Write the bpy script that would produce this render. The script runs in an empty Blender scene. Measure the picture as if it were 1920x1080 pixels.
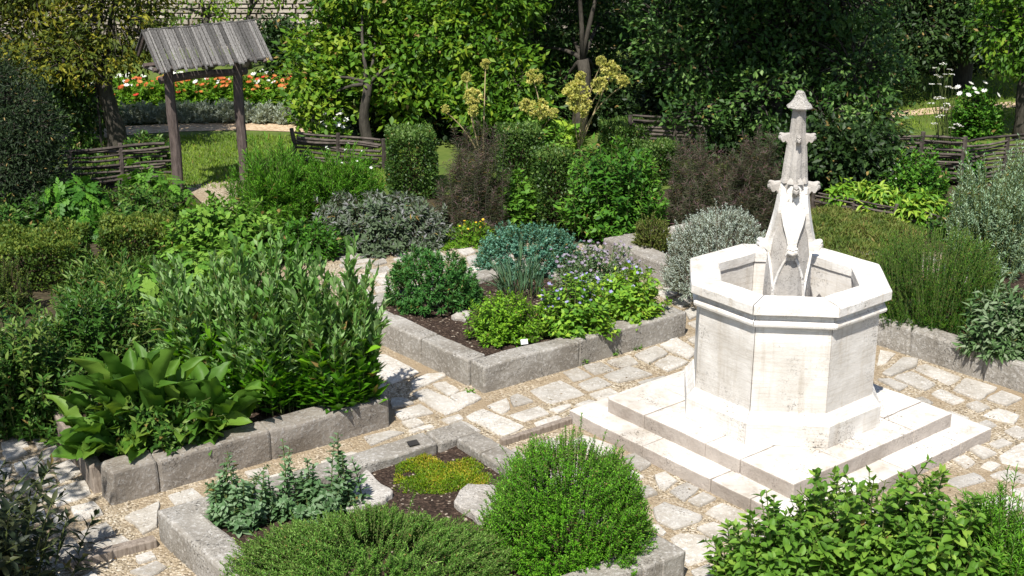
import bpy, bmesh, math, random
import numpy as np
from mathutils import Vector, Matrix, noise

scene = bpy.context.scene
R = math.radians
CAM_H, CAM_PITCH, F_PX = 4.3137, 0.3386, 2537.8

# ---------------------------------------------------------------- camera, sky, sun, exposure
cam_data = bpy.data.cameras.new("camera")
cam = bpy.data.objects.new("camera", cam_data)
scene.collection.objects.link(cam)
cam.location = (0, 0, CAM_H)
cam.rotation_euler = (math.pi / 2 - CAM_PITCH, 0, 0)
cam_data.sensor_width = 36.0
cam_data.lens = F_PX / 1920 * 36.0
cam_data.clip_end = 2000
scene.camera = cam

SUN_EL, SUN_AZ = R(55), R(197)          # azimuth measured from +Y towards +X
world = bpy.data.worlds.new("World")
scene.world = world
world.use_nodes = True
wn = world.node_tree.nodes
sky = wn.new("ShaderNodeTexSky")
sky.sky_type = 'NISHITA'
sky.sun_disc = False
sky.sun_elevation = SUN_EL
sky.sun_rotation = SUN_AZ
wn["Background"].inputs[1].default_value = 0.085
world.node_tree.links.new(sky.outputs[0], wn["Background"].inputs[0])

sun_data = bpy.data.lights.new("sun", 'SUN')
sun_data.energy = 4.6
sun_data.angle = R(0.53)
sun_data.color = (1.0, 0.96, 0.89)
sun = bpy.data.objects.new("sun", sun_data)
scene.collection.objects.link(sun)
to_sun = Vector((math.sin(SUN_AZ) * math.cos(SUN_EL), math.cos(SUN_AZ) * math.cos(SUN_EL), math.sin(SUN_EL)))
sun.rotation_euler = to_sun.to_track_quat('Z', 'Y').to_euler()
sun.location = to_sun * 30

scene.view_settings.view_transform = 'Standard'
scene.view_settings.look = 'None'
scene.view_settings.exposure = 0.74
scene.view_settings.gamma = 1.0
scene.render.engine = 'CYCLES'
scene.cycles.use_denoising = True
scene.cycles.max_bounces = 6
scene.cycles.transparent_max_bounces = 4

# ---------------------------------------------------------------- object helpers
COL = scene.collection

def link(o, parent=None):
    COL.objects.link(o)
    if parent is not None:
        o.parent = parent
    return o

def tag(o, label=None, cat=None, group=None, kind=None):
    if label: o["label"] = label
    if cat: o["category"] = cat
    if group: o["group"] = group
    if kind: o["kind"] = kind
    return o

def thing(name, label, cat, loc=(0, 0, 0), rz=0.0, group=None):
    o = bpy.data.objects.new(name, None)
    o.empty_display_size = 0.1
    o.location = loc
    o.rotation_euler = (0, 0, rz)
    link(o)
    return tag(o, label, cat, group)

def obj(name, me, mat=None, parent=None, kind=None, local=False):
    """links a mesh; data given in world space is moved into the parent's space unless local"""
    o = bpy.data.objects.new(name, me)
    if mat is not None and not me.materials:
        me.materials.append(mat)
    link(o, parent)
    if parent is not None and not local:
        o.matrix_parent_inverse = Matrix.LocRotScale(parent.location, parent.rotation_euler, None).inverted()
    if kind: o["kind"] = kind
    return o

def mesh_from(verts, faces, name="mesh", smooth=False):
    me = bpy.data.meshes.new(name)
    me.from_pydata([tuple(v) for v in verts], [], faces)
    if smooth:
        for p in me.polygons: p.use_smooth = True
    me.update()
    return me

def tri_mesh(V, T, rnd=None, name="mesh", smooth=False):
    me = bpy.data.meshes.new(name)
    V = np.ascontiguousarray(V, dtype=np.float32); T = np.ascontiguousarray(T, dtype=np.int32)
    me.vertices.add(len(V)); me.vertices.foreach_set("co", V.ravel())
    me.loops.add(T.size); me.loops.foreach_set("vertex_index", T.ravel())
    me.polygons.add(len(T)); me.polygons.foreach_set("loop_start", np.arange(0, T.size, 3, dtype=np.int32))
    if smooth: me.polygons.foreach_set("use_smooth", np.ones(len(T), dtype=bool))
    if rnd is not None:
        a = me.attributes.new("rnd", 'FLOAT', 'POINT')
        a.data.foreach_set("value", np.ascontiguousarray(rnd, dtype=np.float32))
    me.update(calc_edges=True)
    me.validate()
    return me

def bm_mesh(bm, name="mesh", smooth=False):
    me = bpy.data.meshes.new(name)
    bmesh.ops.recalc_face_normals(bm, faces=bm.faces)
    bm.to_mesh(me); bm.free()
    if smooth:
        for p in me.polygons: p.use_smooth = True
    return me

# ---------------------------------------------------------------- materials
def new_mat(name):
    m = bpy.data.materials.new(name); m.use_nodes = True
    nt = m.node_tree
    return m, nt, nt.nodes["Principled BSDF"]

def N(nt, t, **kw):
    n = nt.nodes.new(t)
    for k, v in kw.items(): setattr(n, k, v)
    return n

def ramp(nt, fac, stops):
    r = N(nt, "ShaderNodeValToRGB")
    e = r.color_ramp.elements
    while len(e) < len(stops): e.new(0.5)
    for i, (p, c) in enumerate(stops):
        e[i].position = p
        e[i].color = (*c, 1) if len(c) == 3 else c
    nt.links.new(fac, r.inputs[0])
    return r.outputs[0]

def mixc(nt, fac, a, b, mode='MIX'):
    m = N(nt, "ShaderNodeMix", data_type='RGBA', blend_type=mode)
    for s, v in ((0, fac), (6, a), (7, b)):
        if hasattr(v, "is_output"): nt.links.new(v, m.inputs[s])
        elif isinstance(v, (int, float)): m.inputs[s].default_value = v
        else: m.inputs[s].default_value = (*v, 1)
    return m.outputs[2]

def tex_noise(nt, co, scale, detail=6, rough=0.6, dist=0.0):
    n = N(nt, "ShaderNodeTexNoise"); n.inputs["Scale"].default_value = scale
    n.inputs["Detail"].default_value = detail; n.inputs["Roughness"].default_value = rough
    n.inputs["Distortion"].default_value = dist
    nt.links.new(co, n.inputs["Vector"])
    return n.outputs["Fac"]

def tex_vor(nt, co, scale, feature='F1'):
    n = N(nt, "ShaderNodeTexVoronoi", feature=feature); n.inputs["Scale"].default_value = scale
    nt.links.new(co, n.inputs["Vector"])
    return n

def bump(nt, bsdf, h, strength, dist=0.01):
    b = N(nt, "ShaderNodeBump"); b.inputs["Strength"].default_value = strength
    b.inputs["Distance"].default_value = dist
    nt.links.new(h, b.inputs["Height"]); nt.links.new(b.outputs[0], bsdf.inputs["Normal"])

def world_pos(nt):
    return N(nt, "ShaderNodeNewGeometry").outputs["Position"]

def vec_scale(nt, co, s):
    m = N(nt, "ShaderNodeMapping"); m.inputs["Scale"].default_value = s
    nt.links.new(co, m.inputs["Vector"]); return m.outputs[0]

def stone_mat(name, base, tint, spot, spot_amt=0.5, pale=None, rough=0.9, scale=1.0, bump_s=0.5, vary=0.12):
    m, nt, b = new_mat(name)
    p = world_pos(nt)
    n1 = tex_noise(nt, p, 5 * scale, 6, 0.65)
    c = ramp(nt, n1, [(0.32, tint), (0.62, base)])
    n2 = tex_noise(nt, p, 38 * scale, 5, 0.75, 0.3)
    if pale:
        c = mixc(nt, ramp(nt, n2, [(0.52, (0, 0, 0)), (0.6, (1, 1, 1))]), c, pale)
    n3 = tex_noise(nt, p, 65 * scale, 4, 0.7, 0.6)
    n4 = tex_noise(nt, p, 3.1 * scale, 3, 0.6)
    mul = N(nt, "ShaderNodeMath", operation='MULTIPLY')
    nt.links.new(ramp(nt, n3, [(0.54, (0, 0, 0)), (0.62, (1, 1, 1))]), mul.inputs[0])
    nt.links.new(ramp(nt, n4, [(0.62 - spot_amt * 0.35, (0, 0, 0)), (0.8 - spot_amt * 0.35, (1, 1, 1))]), mul.inputs[1])
    c = mixc(nt, mul.outputs[0], c, spot)
    big = tex_noise(nt, p, 1.7, 5, 0.6, 0.5)
    c = mixc(nt, 1.0, c, ramp(nt, big, [(0.35, (0.74, 0.72, 0.69)), (0.6, (1.0, 1.0, 1.0))]), 'MULTIPLY')
    oi = N(nt, "ShaderNodeObjectInfo")
    v = ramp(nt, oi.outputs["Random"], [(0, (1 - vary,) * 3), (1, (1.0,) * 3)])
    c = mixc(nt, 1.0, c, v, 'MULTIPLY')
    nt.links.new(c, b.inputs["Base Color"])
    b.inputs["Roughness"].default_value = rough
    b.inputs["Specular IOR Level"].default_value = 0.25
    h = N(nt, "ShaderNodeMath", operation='ADD')
    nt.links.new(n2, h.inputs[0]); nt.links.new(n1, h.inputs[1])
    bump(nt, b, h.outputs[0], bump_s, 0.012)
    return m

def tooled_mat(name, base, tint, spot):
    """dressed limestone: faint horizontal tooling, streaks and dark lichen specks"""
    m = stone_mat(name, base, tint, spot, 0.40, rough=0.88, bump_s=0.4, vary=0.07)
    nt = m.node_tree; b = nt.nodes["Principled BSDF"]
    p = world_pos(nt)
    lines = tex_noise(nt, vec_scale(nt, p, (5, 5, 120)), 1.0, 3, 0.6)
    old = b.inputs["Base Color"].links[0].from_socket
    c = mixc(nt, 1.0, old, ramp(nt, lines, [(0.36, (0.90, 0.88, 0.85)), (0.52, (1, 1, 1))]), 'MULTIPLY')
    streak = tex_noise(nt, vec_scale(nt, p, (16, 16, 1.2)), 1.0, 4, 0.65)
    c = mixc(nt, 1.0, c, ramp(nt, streak, [(0.33, (0.85, 0.82, 0.78)), (0.48, (1, 1, 1))]), 'MULTIPLY')
    nt.links.new(c, b.inputs["Base Color"])
    return m

def foliage_mat(name, dark, mid, light, trans=0.3, rough=0.55, spec=0.22, gain=1.4, sat=1.08, straw=True):
    def vivid(c):
        l = 0.25 * c[0] + 0.65 * c[1] + 0.1 * c[2]
        return tuple(min(0.82, max(0.002, (l + (v - l) * sat) * gain)) for v in c)
    dark, mid, light = vivid(dark), vivid(mid), vivid(light)
    m, nt, b = new_mat(name)
    a = N(nt, "ShaderNodeAttribute", attribute_name="rnd")
    c = ramp(nt, a.outputs["Fac"], [(0.0, dark), (0.55, mid), (0.95, light)] + ([(0.985, (0.24, 0.17, 0.055))] if straw else []))
    nt.links.new(c, b.inputs["Base Color"])
    b.inputs["Roughness"].default_value = rough
    b.inputs["Specular IOR Level"].default_value = spec
    tr = N(nt, "ShaderNodeBsdfTranslucent")
    nt.links.new(mixc(nt, 1.0, c, (1.45, 1.3, 0.6), 'MULTIPLY'), tr.inputs["Color"])
    mx = N(nt, "ShaderNodeMixShader"); mx.inputs[0].default_value = trans
    out = nt.nodes["Material Output"]
    nt.links.new(b.outputs[0], mx.inputs[1]); nt.links.new(tr.outputs[0], mx.inputs[2])
    nt.links.new(mx.outputs[0], out.inputs["Surface"])
    return m

def plain_mat(name, c1, c2, scale=20, rough=0.8, bump_s=0.3, stretch=(1, 1, 1), vary=0.0):
    m, nt, b = new_mat(name)
    co = N(nt, "ShaderNodeTexCoord").outputs["Object"]
    co = vec_scale(nt, co, stretch)
    n = tex_noise(nt, co, scale, 6, 0.7)
    c = ramp(nt, n, [(0.3, c1), (0.7, c2)])
    if vary:
        oi = N(nt, "ShaderNodeObjectInfo")
        c = mixc(nt, 1.0, c, ramp(nt, oi.outputs["Random"], [(0, (1 - vary,) * 3), (1, (1.0,) * 3)]), 'MULTIPLY')
    nt.links.new(c, b.inputs["Base Color"])
    b.inputs["Roughness"].default_value = rough
    b.inputs["Specular IOR Level"].default_value = 0.2
    bump(nt, b, n, bump_s, 0.01)
    return m

def granular_mat(name, cols, cell, rough=0.95, bump_s=0.8, patch=None):
    m, nt, b = new_mat(name)
    p = world_pos(nt)
    v = tex_vor(nt, p, cell)
    sep = N(nt, "ShaderNodeSeparateColor"); nt.links.new(v.outputs["Color"], sep.inputs[0])
    c = ramp(nt, sep.outputs[0], cols)
    if patch:
        c = mixc(nt, ramp(nt, tex_noise(nt, p, 1.3, 5, 0.65), [(0.42, (0, 0, 0)), (0.62, (1, 1, 1))]), c, patch)
    nt.links.new(c, b.inputs["Base Color"])
    b.inputs["Roughness"].default_value = rough
    b.inputs["Specular IOR Level"].default_value = 0.15
    inv = N(nt, "ShaderNodeMath", operation='SUBTRACT'); inv.inputs[0].default_value = 1.0
    nt.links.new(v.outputs["Distance"], inv.inputs[1])
    bump(nt, b, inv.outputs[0], bump_s, 0.012)
    return m

M = {}
M['limestone'] = tooled_mat('white_limestone', (0.78, 0.755, 0.72), (0.66, 0.63, 0.59), (0.13, 0.115, 0.10))
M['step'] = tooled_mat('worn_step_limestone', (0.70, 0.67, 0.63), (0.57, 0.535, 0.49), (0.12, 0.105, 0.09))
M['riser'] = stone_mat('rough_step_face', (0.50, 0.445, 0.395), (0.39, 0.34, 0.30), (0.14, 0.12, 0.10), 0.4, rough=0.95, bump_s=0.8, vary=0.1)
M['spire'] = stone_mat('weathered_limestone', (0.47, 0.44, 0.405), (0.35, 0.325, 0.295), (0.11, 0.10, 0.09), 0.45, rough=0.9, bump_s=0.5, scale=1.6, vary=0.08)
M['capstone'] = stone_mat('lichened_limestone', (0.50, 0.47, 0.43), (0.34, 0.32, 0.29), (0.10, 0.10, 0.09), 0.6, pale=(0.66, 0.64, 0.60), scale=2.2, bump_s=1.0)
M['kerb'] = stone_mat('grey_lichened_stone', (0.335, 0.312, 0.278), (0.24, 0.218, 0.185), (0.07, 0.064, 0.056), 0.6, pale=(0.45, 0.43, 0.40), bump_s=0.8, vary=0.06)
M['kerb_tan'] = stone_mat('tan_lichened_stone', (0.28, 0.25, 0.215), (0.20, 0.172, 0.142), (0.06, 0.055, 0.05), 0.5, pale=(0.35, 0.33, 0.305), bump_s=0.8, vary=0.12)
M['paving'] = stone_mat('pale_flagstone', (0.60, 0.565, 0.51), (0.45, 0.405, 0.34), (0.17, 0.145, 0.12), 0.42, pale=(0.70, 0.675, 0.63), bump_s=0.9, vary=0.35)
M['wall_stone'] = stone_mat('wall_limestone', (0.56, 0.50, 0.43), (0.40, 0.35, 0.285), (0.16, 0.145, 0.13), 0.45, scale=0.6, bump_s=0.6, vary=0.35)
M['rock'] = stone_mat('white_rock', (0.48, 0.45, 0.41), (0.34, 0.31, 0.27), (0.10, 0.09, 0.08), 0.6, pale=(0.6, 0.57, 0.53), bump_s=1.2)
M['mortar'] = plain_mat('wall_mortar', (0.20, 0.17, 0.14), (0.32, 0.28, 0.23), 14)
M['gravel'] = granular_mat('tan_gravel', [(0.0, (0.11, 0.085, 0.055)), (0.35, (0.29, 0.235, 0.16)), (0.75, (0.41, 0.345, 0.25)), (1.0, (0.58, 0.52, 0.43))], 75, patch=(0.28, 0.215, 0.14))
M['far_gravel'] = granular_mat('far_path_gravel', [(0.0, (0.35, 0.25, 0.155)), (1.0, (0.54, 0.42, 0.29))], 25)
M['soil'] = granular_mat('dark_soil', [(0.0, (0.018, 0.012, 0.009)), (0.8, (0.055, 0.036, 0.026)), (0.96, (0.10, 0.07, 0.05)), (1.0, (0.4, 0.34, 0.27))], 70)
M['earth'] = granular_mat('garden_earth', [(0.0, (0.03, 0.025, 0.014)), (1.0, (0.075, 0.06, 0.035))], 30)
M['turf'] = plain_mat('turf', (0.06, 0.10, 0.018), (0.115, 0.15, 0.03), 3)
M['grey_wood'] = plain_mat('weathered_grey_wood', (0.08, 0.074, 0.068), (0.34, 0.325, 0.305), 9, stretch=(8, 1, 8), bump_s=0.9, vary=0.68)
M['post_wood'] = plain_mat('dark_post_wood', (0.045, 0.034, 0.03), (0.16, 0.125, 0.11), 9, stretch=(5, 5, 0.8), bump_s=0.8)
M['wattle'] = plain_mat('wattle_wood', (0.035, 0.028, 0.024), (0.15, 0.125, 0.105), 12, bump_s=0.6, vary=0.5)
M['bark'] = plain_mat('bark', (0.022, 0.019, 0.015), (0.085, 0.075, 0.06), 14, stretch=(2, 2, 0.6), bump_s=0.9)
M['stem'] = plain_mat('green_stem', (0.06, 0.09, 0.02), (0.13, 0.15, 0.05), 9)
M['woody'] = plain_mat('brown_stem', (0.05, 0.035, 0.022), (0.13, 0.095, 0.06), 12)
M['fennel_stem'] = plain_mat('purple_green_stem', (0.05, 0.055, 0.03), (0.12, 0.09, 0.085), 9)
M['pale_stem'] = plain_mat('pale_dry_stem', (0.26, 0.20, 0.10), (0.42, 0.34, 0.2), 12)
M['edging'] = plain_mat('edging_plank_wood', (0.13, 0.10, 0.075), (0.33, 0.28, 0.235), 8, stretch=(6, 6, 1), bump_s=0.8)
M['metal'] = plain_mat('dark_iron', (0.02, 0.02, 0.02), (0.04, 0.035, 0.03), 30, rough=0.5)
M['white_tag'] = plain_mat('white_label', (0.74, 0.74, 0.72), (0.8, 0.8, 0.78), 4, bump_s=0.0)

FM = {}
def fol(key, dark, mid, light, **kw): FM[key] = foliage_mat(key + '_leaves', dark, mid, light, **kw)
fol('mint', (0.035, 0.078, 0.012), (0.075, 0.155, 0.024), (0.17, 0.25, 0.05), rough=0.55, spec=0.25)
fol('hyssop', (0.03, 0.085, 0.010), (0.07, 0.195, 0.018), (0.14, 0.28, 0.035))
fol('hyssop_grey', (0.03, 0.075, 0.014), (0.08, 0.175, 0.03), (0.17, 0.26, 0.07))
fol('horehound', (0.045, 0.09, 0.035), (0.085, 0.15, 0.068), (0.16, 0.22, 0.135))
fol('moss', (0.05, 0.10, 0.010), (0.105, 0.165, 0.014), (0.30, 0.22, 0.04), trans=0.2)
fol('costmary', (0.045, 0.105, 0.022), (0.09, 0.18, 0.045), (0.19, 0.27, 0.125), rough=0.6)
fol('costmary_low', (0.03, 0.09, 0.012), (0.075, 0.19, 0.018), (0.14, 0.27, 0.03), rough=0.35, spec=0.45)
fol('horseradish', (0.032, 0.078, 0.014), (0.065, 0.135, 0.022), (0.13, 0.20, 0.04), rough=0.5, spec=0.25, trans=0.35)
fol('angelica', (0.05, 0.12, 0.02), (0.09, 0.185, 0.03), (0.15, 0.24, 0.05))
fol('lemonbalm', (0.04, 0.10, 0.015), (0.08, 0.17, 0.026), (0.14, 0.23, 0.045))
fol('soapwort', (0.016, 0.04, 0.010), (0.04, 0.095, 0.018), (0.12, 0.17, 0.045), rough=0.4)
fol('box', (0.012, 0.030, 0.007), (0.034, 0.072, 0.014), (0.10, 0.15, 0.04), rough=0.45, spec=0.3, trans=0.2)
fol('box_yellow', (0.018, 0.038, 0.009), (0.048, 0.085, 0.016), (0.125, 0.155, 0.032), trans=0.25)
fol('tarragon', (0.03, 0.085, 0.012), (0.065, 0.17, 0.02), (0.115, 0.24, 0.03))
fol('sage', (0.032, 0.056, 0.025), (0.072, 0.098, 0.056), (0.145, 0.145, 0.145), rough=0.75, spec=0.12, trans=0.2)
fol('sage_green', (0.03, 0.06, 0.022), (0.07, 0.125, 0.045), (0.145, 0.18, 0.115), rough=0.65, trans=0.2)
fol('fennel', (0.040, 0.058, 0.030), (0.080, 0.092, 0.056), (0.165, 0.098, 0.118), trans=0.35)
fol('lovage', (0.022, 0.066, 0.012), (0.05, 0.13, 0.018), (0.10, 0.20, 0.03), rough=0.5)
fol('marigold', (0.035, 0.09, 0.012), (0.08, 0.17, 0.02), (0.15, 0.24, 0.03))
fol('rue', (0.035, 0.095, 0.06), (0.07, 0.165, 0.115), (0.13, 0.235, 0.18), rough=0.6)
fol('spurge', (0.018, 0.06, 0.014), (0.04, 0.115, 0.028), (0.085, 0.18, 0.05), rough=0.45)
fol('marjoram', (0.05, 0.11, 0.015), (0.10, 0.21, 0.022), (0.19, 0.30, 0.04))
fol('borage', (0.05, 0.12, 0.02), (0.11, 0.22, 0.03), (0.27, 0.36, 0.06))
fol('chive', (0.06, 0.12, 0.06), (0.10, 0.18, 0.10), (0.17, 0.25, 0.17))
fol('silver', (0.22, 0.29, 0.23), (0.37, 0.44, 0.38), (0.52, 0.58, 0.53), rough=0.8, trans=0.25, gain=1.0, sat=1.0, straw=False)
fol('wormwood', (0.08, 0.13, 0.075), (0.16, 0.235, 0.15), (0.30, 0.37, 0.27), rough=0.7)
fol('savory', (0.015, 0.055, 0.008), (0.036, 0.11, 0.014), (0.11, 0.185, 0.03))
fol('thyme', (0.042, 0.07, 0.018), (0.088, 0.125, 0.028), (0.16, 0.155, 0.055))
fol('hosta', (0.05, 0.12, 0.018), (0.12, 0.225, 0.03), (0.24, 0.31, 0.06), rough=0.4)
fol('grass', (0.065, 0.12, 0.018), (0.115, 0.18, 0.028), (0.18, 0.235, 0.045), gain=1.4)
fol('pear', (0.020, 0.034, 0.007), (0.052, 0.070, 0.012), (0.19, 0.18, 0.028), trans=0.3)
fol('yew', (0.006, 0.012, 0.005), (0.014, 0.026, 0.009), (0.03, 0.046, 0.016), trans=0.1)
fol('fig', (0.026, 0.068, 0.010), (0.065, 0.132, 0.016), (0.16, 0.215, 0.03), rough=0.5)
fol('laurel', (0.012, 0.030, 0.008), (0.034, 0.076, 0.016), (0.12, 0.19, 0.055), rough=0.5, spec=0.28, trans=0.2)
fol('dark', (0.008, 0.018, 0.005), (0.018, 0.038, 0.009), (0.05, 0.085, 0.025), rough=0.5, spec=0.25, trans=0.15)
fol('lavender', (0.20, 0.25, 0.19), (0.33, 0.38, 0.31), (0.44, 0.48, 0.42), rough=0.8, trans=0.25, gain=1.0, sat=1.0, straw=False)
fol('umbel', (0.26, 0.29, 0.06), (0.40, 0.40, 0.10), (0.56, 0.52, 0.18), gain=1.1, sat=1.0, straw=False)
fol('orange', (0.42, 0.09, 0.02), (0.52, 0.15, 0.03), (0.58, 0.24, 0.07), trans=0.25, gain=1.0, sat=0.95, straw=False)
fol('white', (0.60, 0.60, 0.57), (0.68, 0.68, 0.66), (0.74, 0.74, 0.72), trans=0.25, gain=1.0, sat=1.0, straw=False)
fol('red', (0.35, 0.02, 0.02), (0.5, 0.05, 0.03), (0.6, 0.10, 0.05), trans=0.2, gain=1.0, sat=1.0, straw=False)
fol('yellow', (0.55, 0.36, 0.02), (0.66, 0.44, 0.03), (0.7, 0.5, 0.06), trans=0.2, gain=1.0, sat=1.0, straw=False)
fol('blueviolet', (0.19, 0.19, 0.42), (0.30, 0.28, 0.52), (0.46, 0.42, 0.62), trans=0.25, gain=1.0, sat=1.0, straw=False)
fol('mauve', (0.14, 0.11, 0.15), (0.24, 0.20, 0.26), (0.38, 0.33, 0.40), trans=0.2, gain=1.0, sat=1.0, straw=False)
fol('dusky', (0.012, 0.018, 0.010), (0.026, 0.038, 0.018), (0.07, 0.075, 0.035), rough=0.5)
fol('litter', (0.06, 0.035, 0.015), (0.16, 0.10, 0.04), (0.16, 0.17, 0.04), trans=0.1, gain=1.0)

# ---------------------------------------------------------------- shape helpers
def rough_prism(poly, z0, z1, bevel=0.012, amp=0.004, cuts=1, seed=0, scale=7.0):
    """prism over a plan polygon with worn edges and an uneven surface"""
    bm = bmesh.new()
    lo = [bm.verts.new((x, y, z0)) for x, y in poly]
    hi = [bm.verts.new((x, y, z1)) for x, y in poly]
    n = len(poly)
    bm.faces.new(lo[::-1]); bm.faces.new(hi)
    for i in range(n):
        bm.faces.new((lo[i], lo[(i + 1) % n], hi[(i + 1) % n], hi[i]))
    bmesh.ops.recalc_face_normals(bm, faces=bm.faces)
    if bevel:
        bmesh.ops.bevel(bm, geom=[e for e in bm.edges], offset=bevel, segments=2, profile=0.5, affect='EDGES')
    if cuts:
        long = [e for e in bm.edges if e.calc_length() > 0.10]
        bmesh.ops.subdivide_edges(bm, edges=long, cuts=cuts, use_grid_fill=True)
        if cuts > 1:
            long = [e for e in bm.edges if e.calc_length() > 0.10]
            bmesh.ops.subdivide_edges(bm, edges=long, cuts=1, use_grid_fill=True)
    if amp:
        off = Vector((seed * 3.7, seed * 1.3, seed * 2.1))
        for v in bm.verts:
            v.co += noise.noise_vector(v.co * scale + off) * amp + noise.noise_vector(v.co * scale * 0.3 + off) * amp * 1.6
    bmesh.ops.triangulate(bm, faces=[f for f in bm.faces if len(f.verts) > 4])
    return bm_mesh(bm)

def wall_run(parent, a, b, thick, z0, z1, cuts_at, mat, side=1, bevel=0.015, amp=0.008, name="stone_block", seed=1, gap=0.0015):
    """stone blocks butted end to end from a to b; thickness to the left (side=1) of the line"""
    a, b = Vector(a), Vector(b)
    d = b - a; ln = d.length; d.normalize()
    nrm = Vector((-d.y, d.x)) * side
    t = [0.0] + list(cuts_at) + [ln]
    for i in range(len(t) - 1):
        p, q = a + d * (t[i] + gap), a + d * (t[i + 1] - gap)
        rr = random.Random(seed * 17 + i)
        dz = rr.uniform(-0.003, 0.003)
        poly = [p, q, q + nrm * thick, p + nrm * thick]
        if side < 0: poly = poly[::-1]
        obj(name, rough_prism([(v.x, v.y) for v in poly], z0, z1 + dz, bevel, amp, 2, seed * 5 + i), mat, parent)

def tubes(paths, r0, r1, sides=4):
    """paths: (n, s, 3) array of polylines -> V, T of tapering tubes"""
    Pn = np.asarray(paths, dtype=float); n, s, _ = Pn.shape
    tg = np.gradient(Pn, axis=1)
    tg /= np.linalg.norm(tg, axis=2, keepdims=True) + 1e-9
    ref = np.where(np.abs(tg[..., 2:3]) > 0.9, np.array([1.0, 0, 0]), np.array([0, 0, 1.0]))
    X = np.cross(tg, ref); X /= np.linalg.norm(X, axis=2, keepdims=True) + 1e-9
    Y = np.cross(tg, X)
    r0 = np.broadcast_to(np.asarray(r0, float), (n,)); r1 = np.broadcast_to(np.asarray(r1, float), (n,))
    t = np.linspace(0, 1, s)
    rad = r0[:, None] * (1 - t) + r1[:, None] * t
    ang = np.arange(sides) / sides * 2 * np.pi
    V = Pn[:, :, None, :] + rad[:, :, None, None] * (np.cos(ang)[None, None, :, None] * X[:, :, None, :] + np.sin(ang)[None, None, :, None] * Y[:, :, None, :])
    idx = np.arange(n * s * sides).reshape(n, s, sides)
    a = idx[:, :-1, :]; b = np.roll(idx, -1, axis=2)[:, :-1, :]
    c = np.roll(idx, -1, axis=2)[:, 1:, :]; d = idx[:, 1:, :]
    T = np.concatenate([np.stack([a, b, c], -1).reshape(-1, 3), np.stack([a, c, d], -1).reshape(-1, 3)])
    return V.reshape(-1, 3), T

def limb(pts, radii, sides=8, seed=0, amp=0.0):
    """one continuous tube through pts with a radius per point, ends closed"""
    pts = np.asarray(pts, float); n = len(pts)
    tg = np.gradient(pts, axis=0); tg /= np.linalg.norm(tg, axis=1, keepdims=True)
    V, F = [], []
    up = np.array([0.0, 0.0, 1.0]) if abs(tg[0][2]) < 0.8 else np.array([1.0, 0, 0])
    rr = random.Random(seed)
    for i in range(n):
        x = np.cross(tg[i], up); x /= np.linalg.norm(x); y = np.cross(tg[i], x)
        for k in range(sides):
            a = 2 * math.pi * k / sides
            r = radii[i] * (1 + rr.uniform(-amp, amp))
            V.append(pts[i] + r * (math.cos(a) * x + math.sin(a) * y))
    for i in range(n - 1):
        for k in range(sides):
            k2 = (k + 1) % sides
            F.append((i * sides + k, i * sides + k2, (i + 1) * sides + k2, (i + 1) * sides + k))
    F.append(tuple(range(sides))[::-1]); F.append(tuple(range((n - 1) * sides, n * sides)))
    return V, F

def sheet(name, poly, z, mat, kind='structure', parent=None):
    o = obj(name, mesh_from([(x, y, z) for x, y in poly], [tuple(range(len(poly)))]), mat, parent)
    if parent is None: o["kind"] = kind
    return o

# ---------------------------------------------------------------- ground
sheet('ground', [(-400, -30), (400, -30), (400, 600), (-400, 600)], -0.03, M['earth'])
gravel = sheet('gravel_path', [(-4.6, 2), (6.5, 2), (6.5, 13.2), (1.6, 13.6), (0.4, 13.7), (-1.9, 13.5), (-2.5, 14.6), (-3.25, 16.4), (-4.0, 16.0), (-3.3, 14.6), (-2.7, 13.0), (-1.9, 11.6), (-1.8, 10.6), (-4.6, 9.0)], 0.0, M['gravel'])

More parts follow.
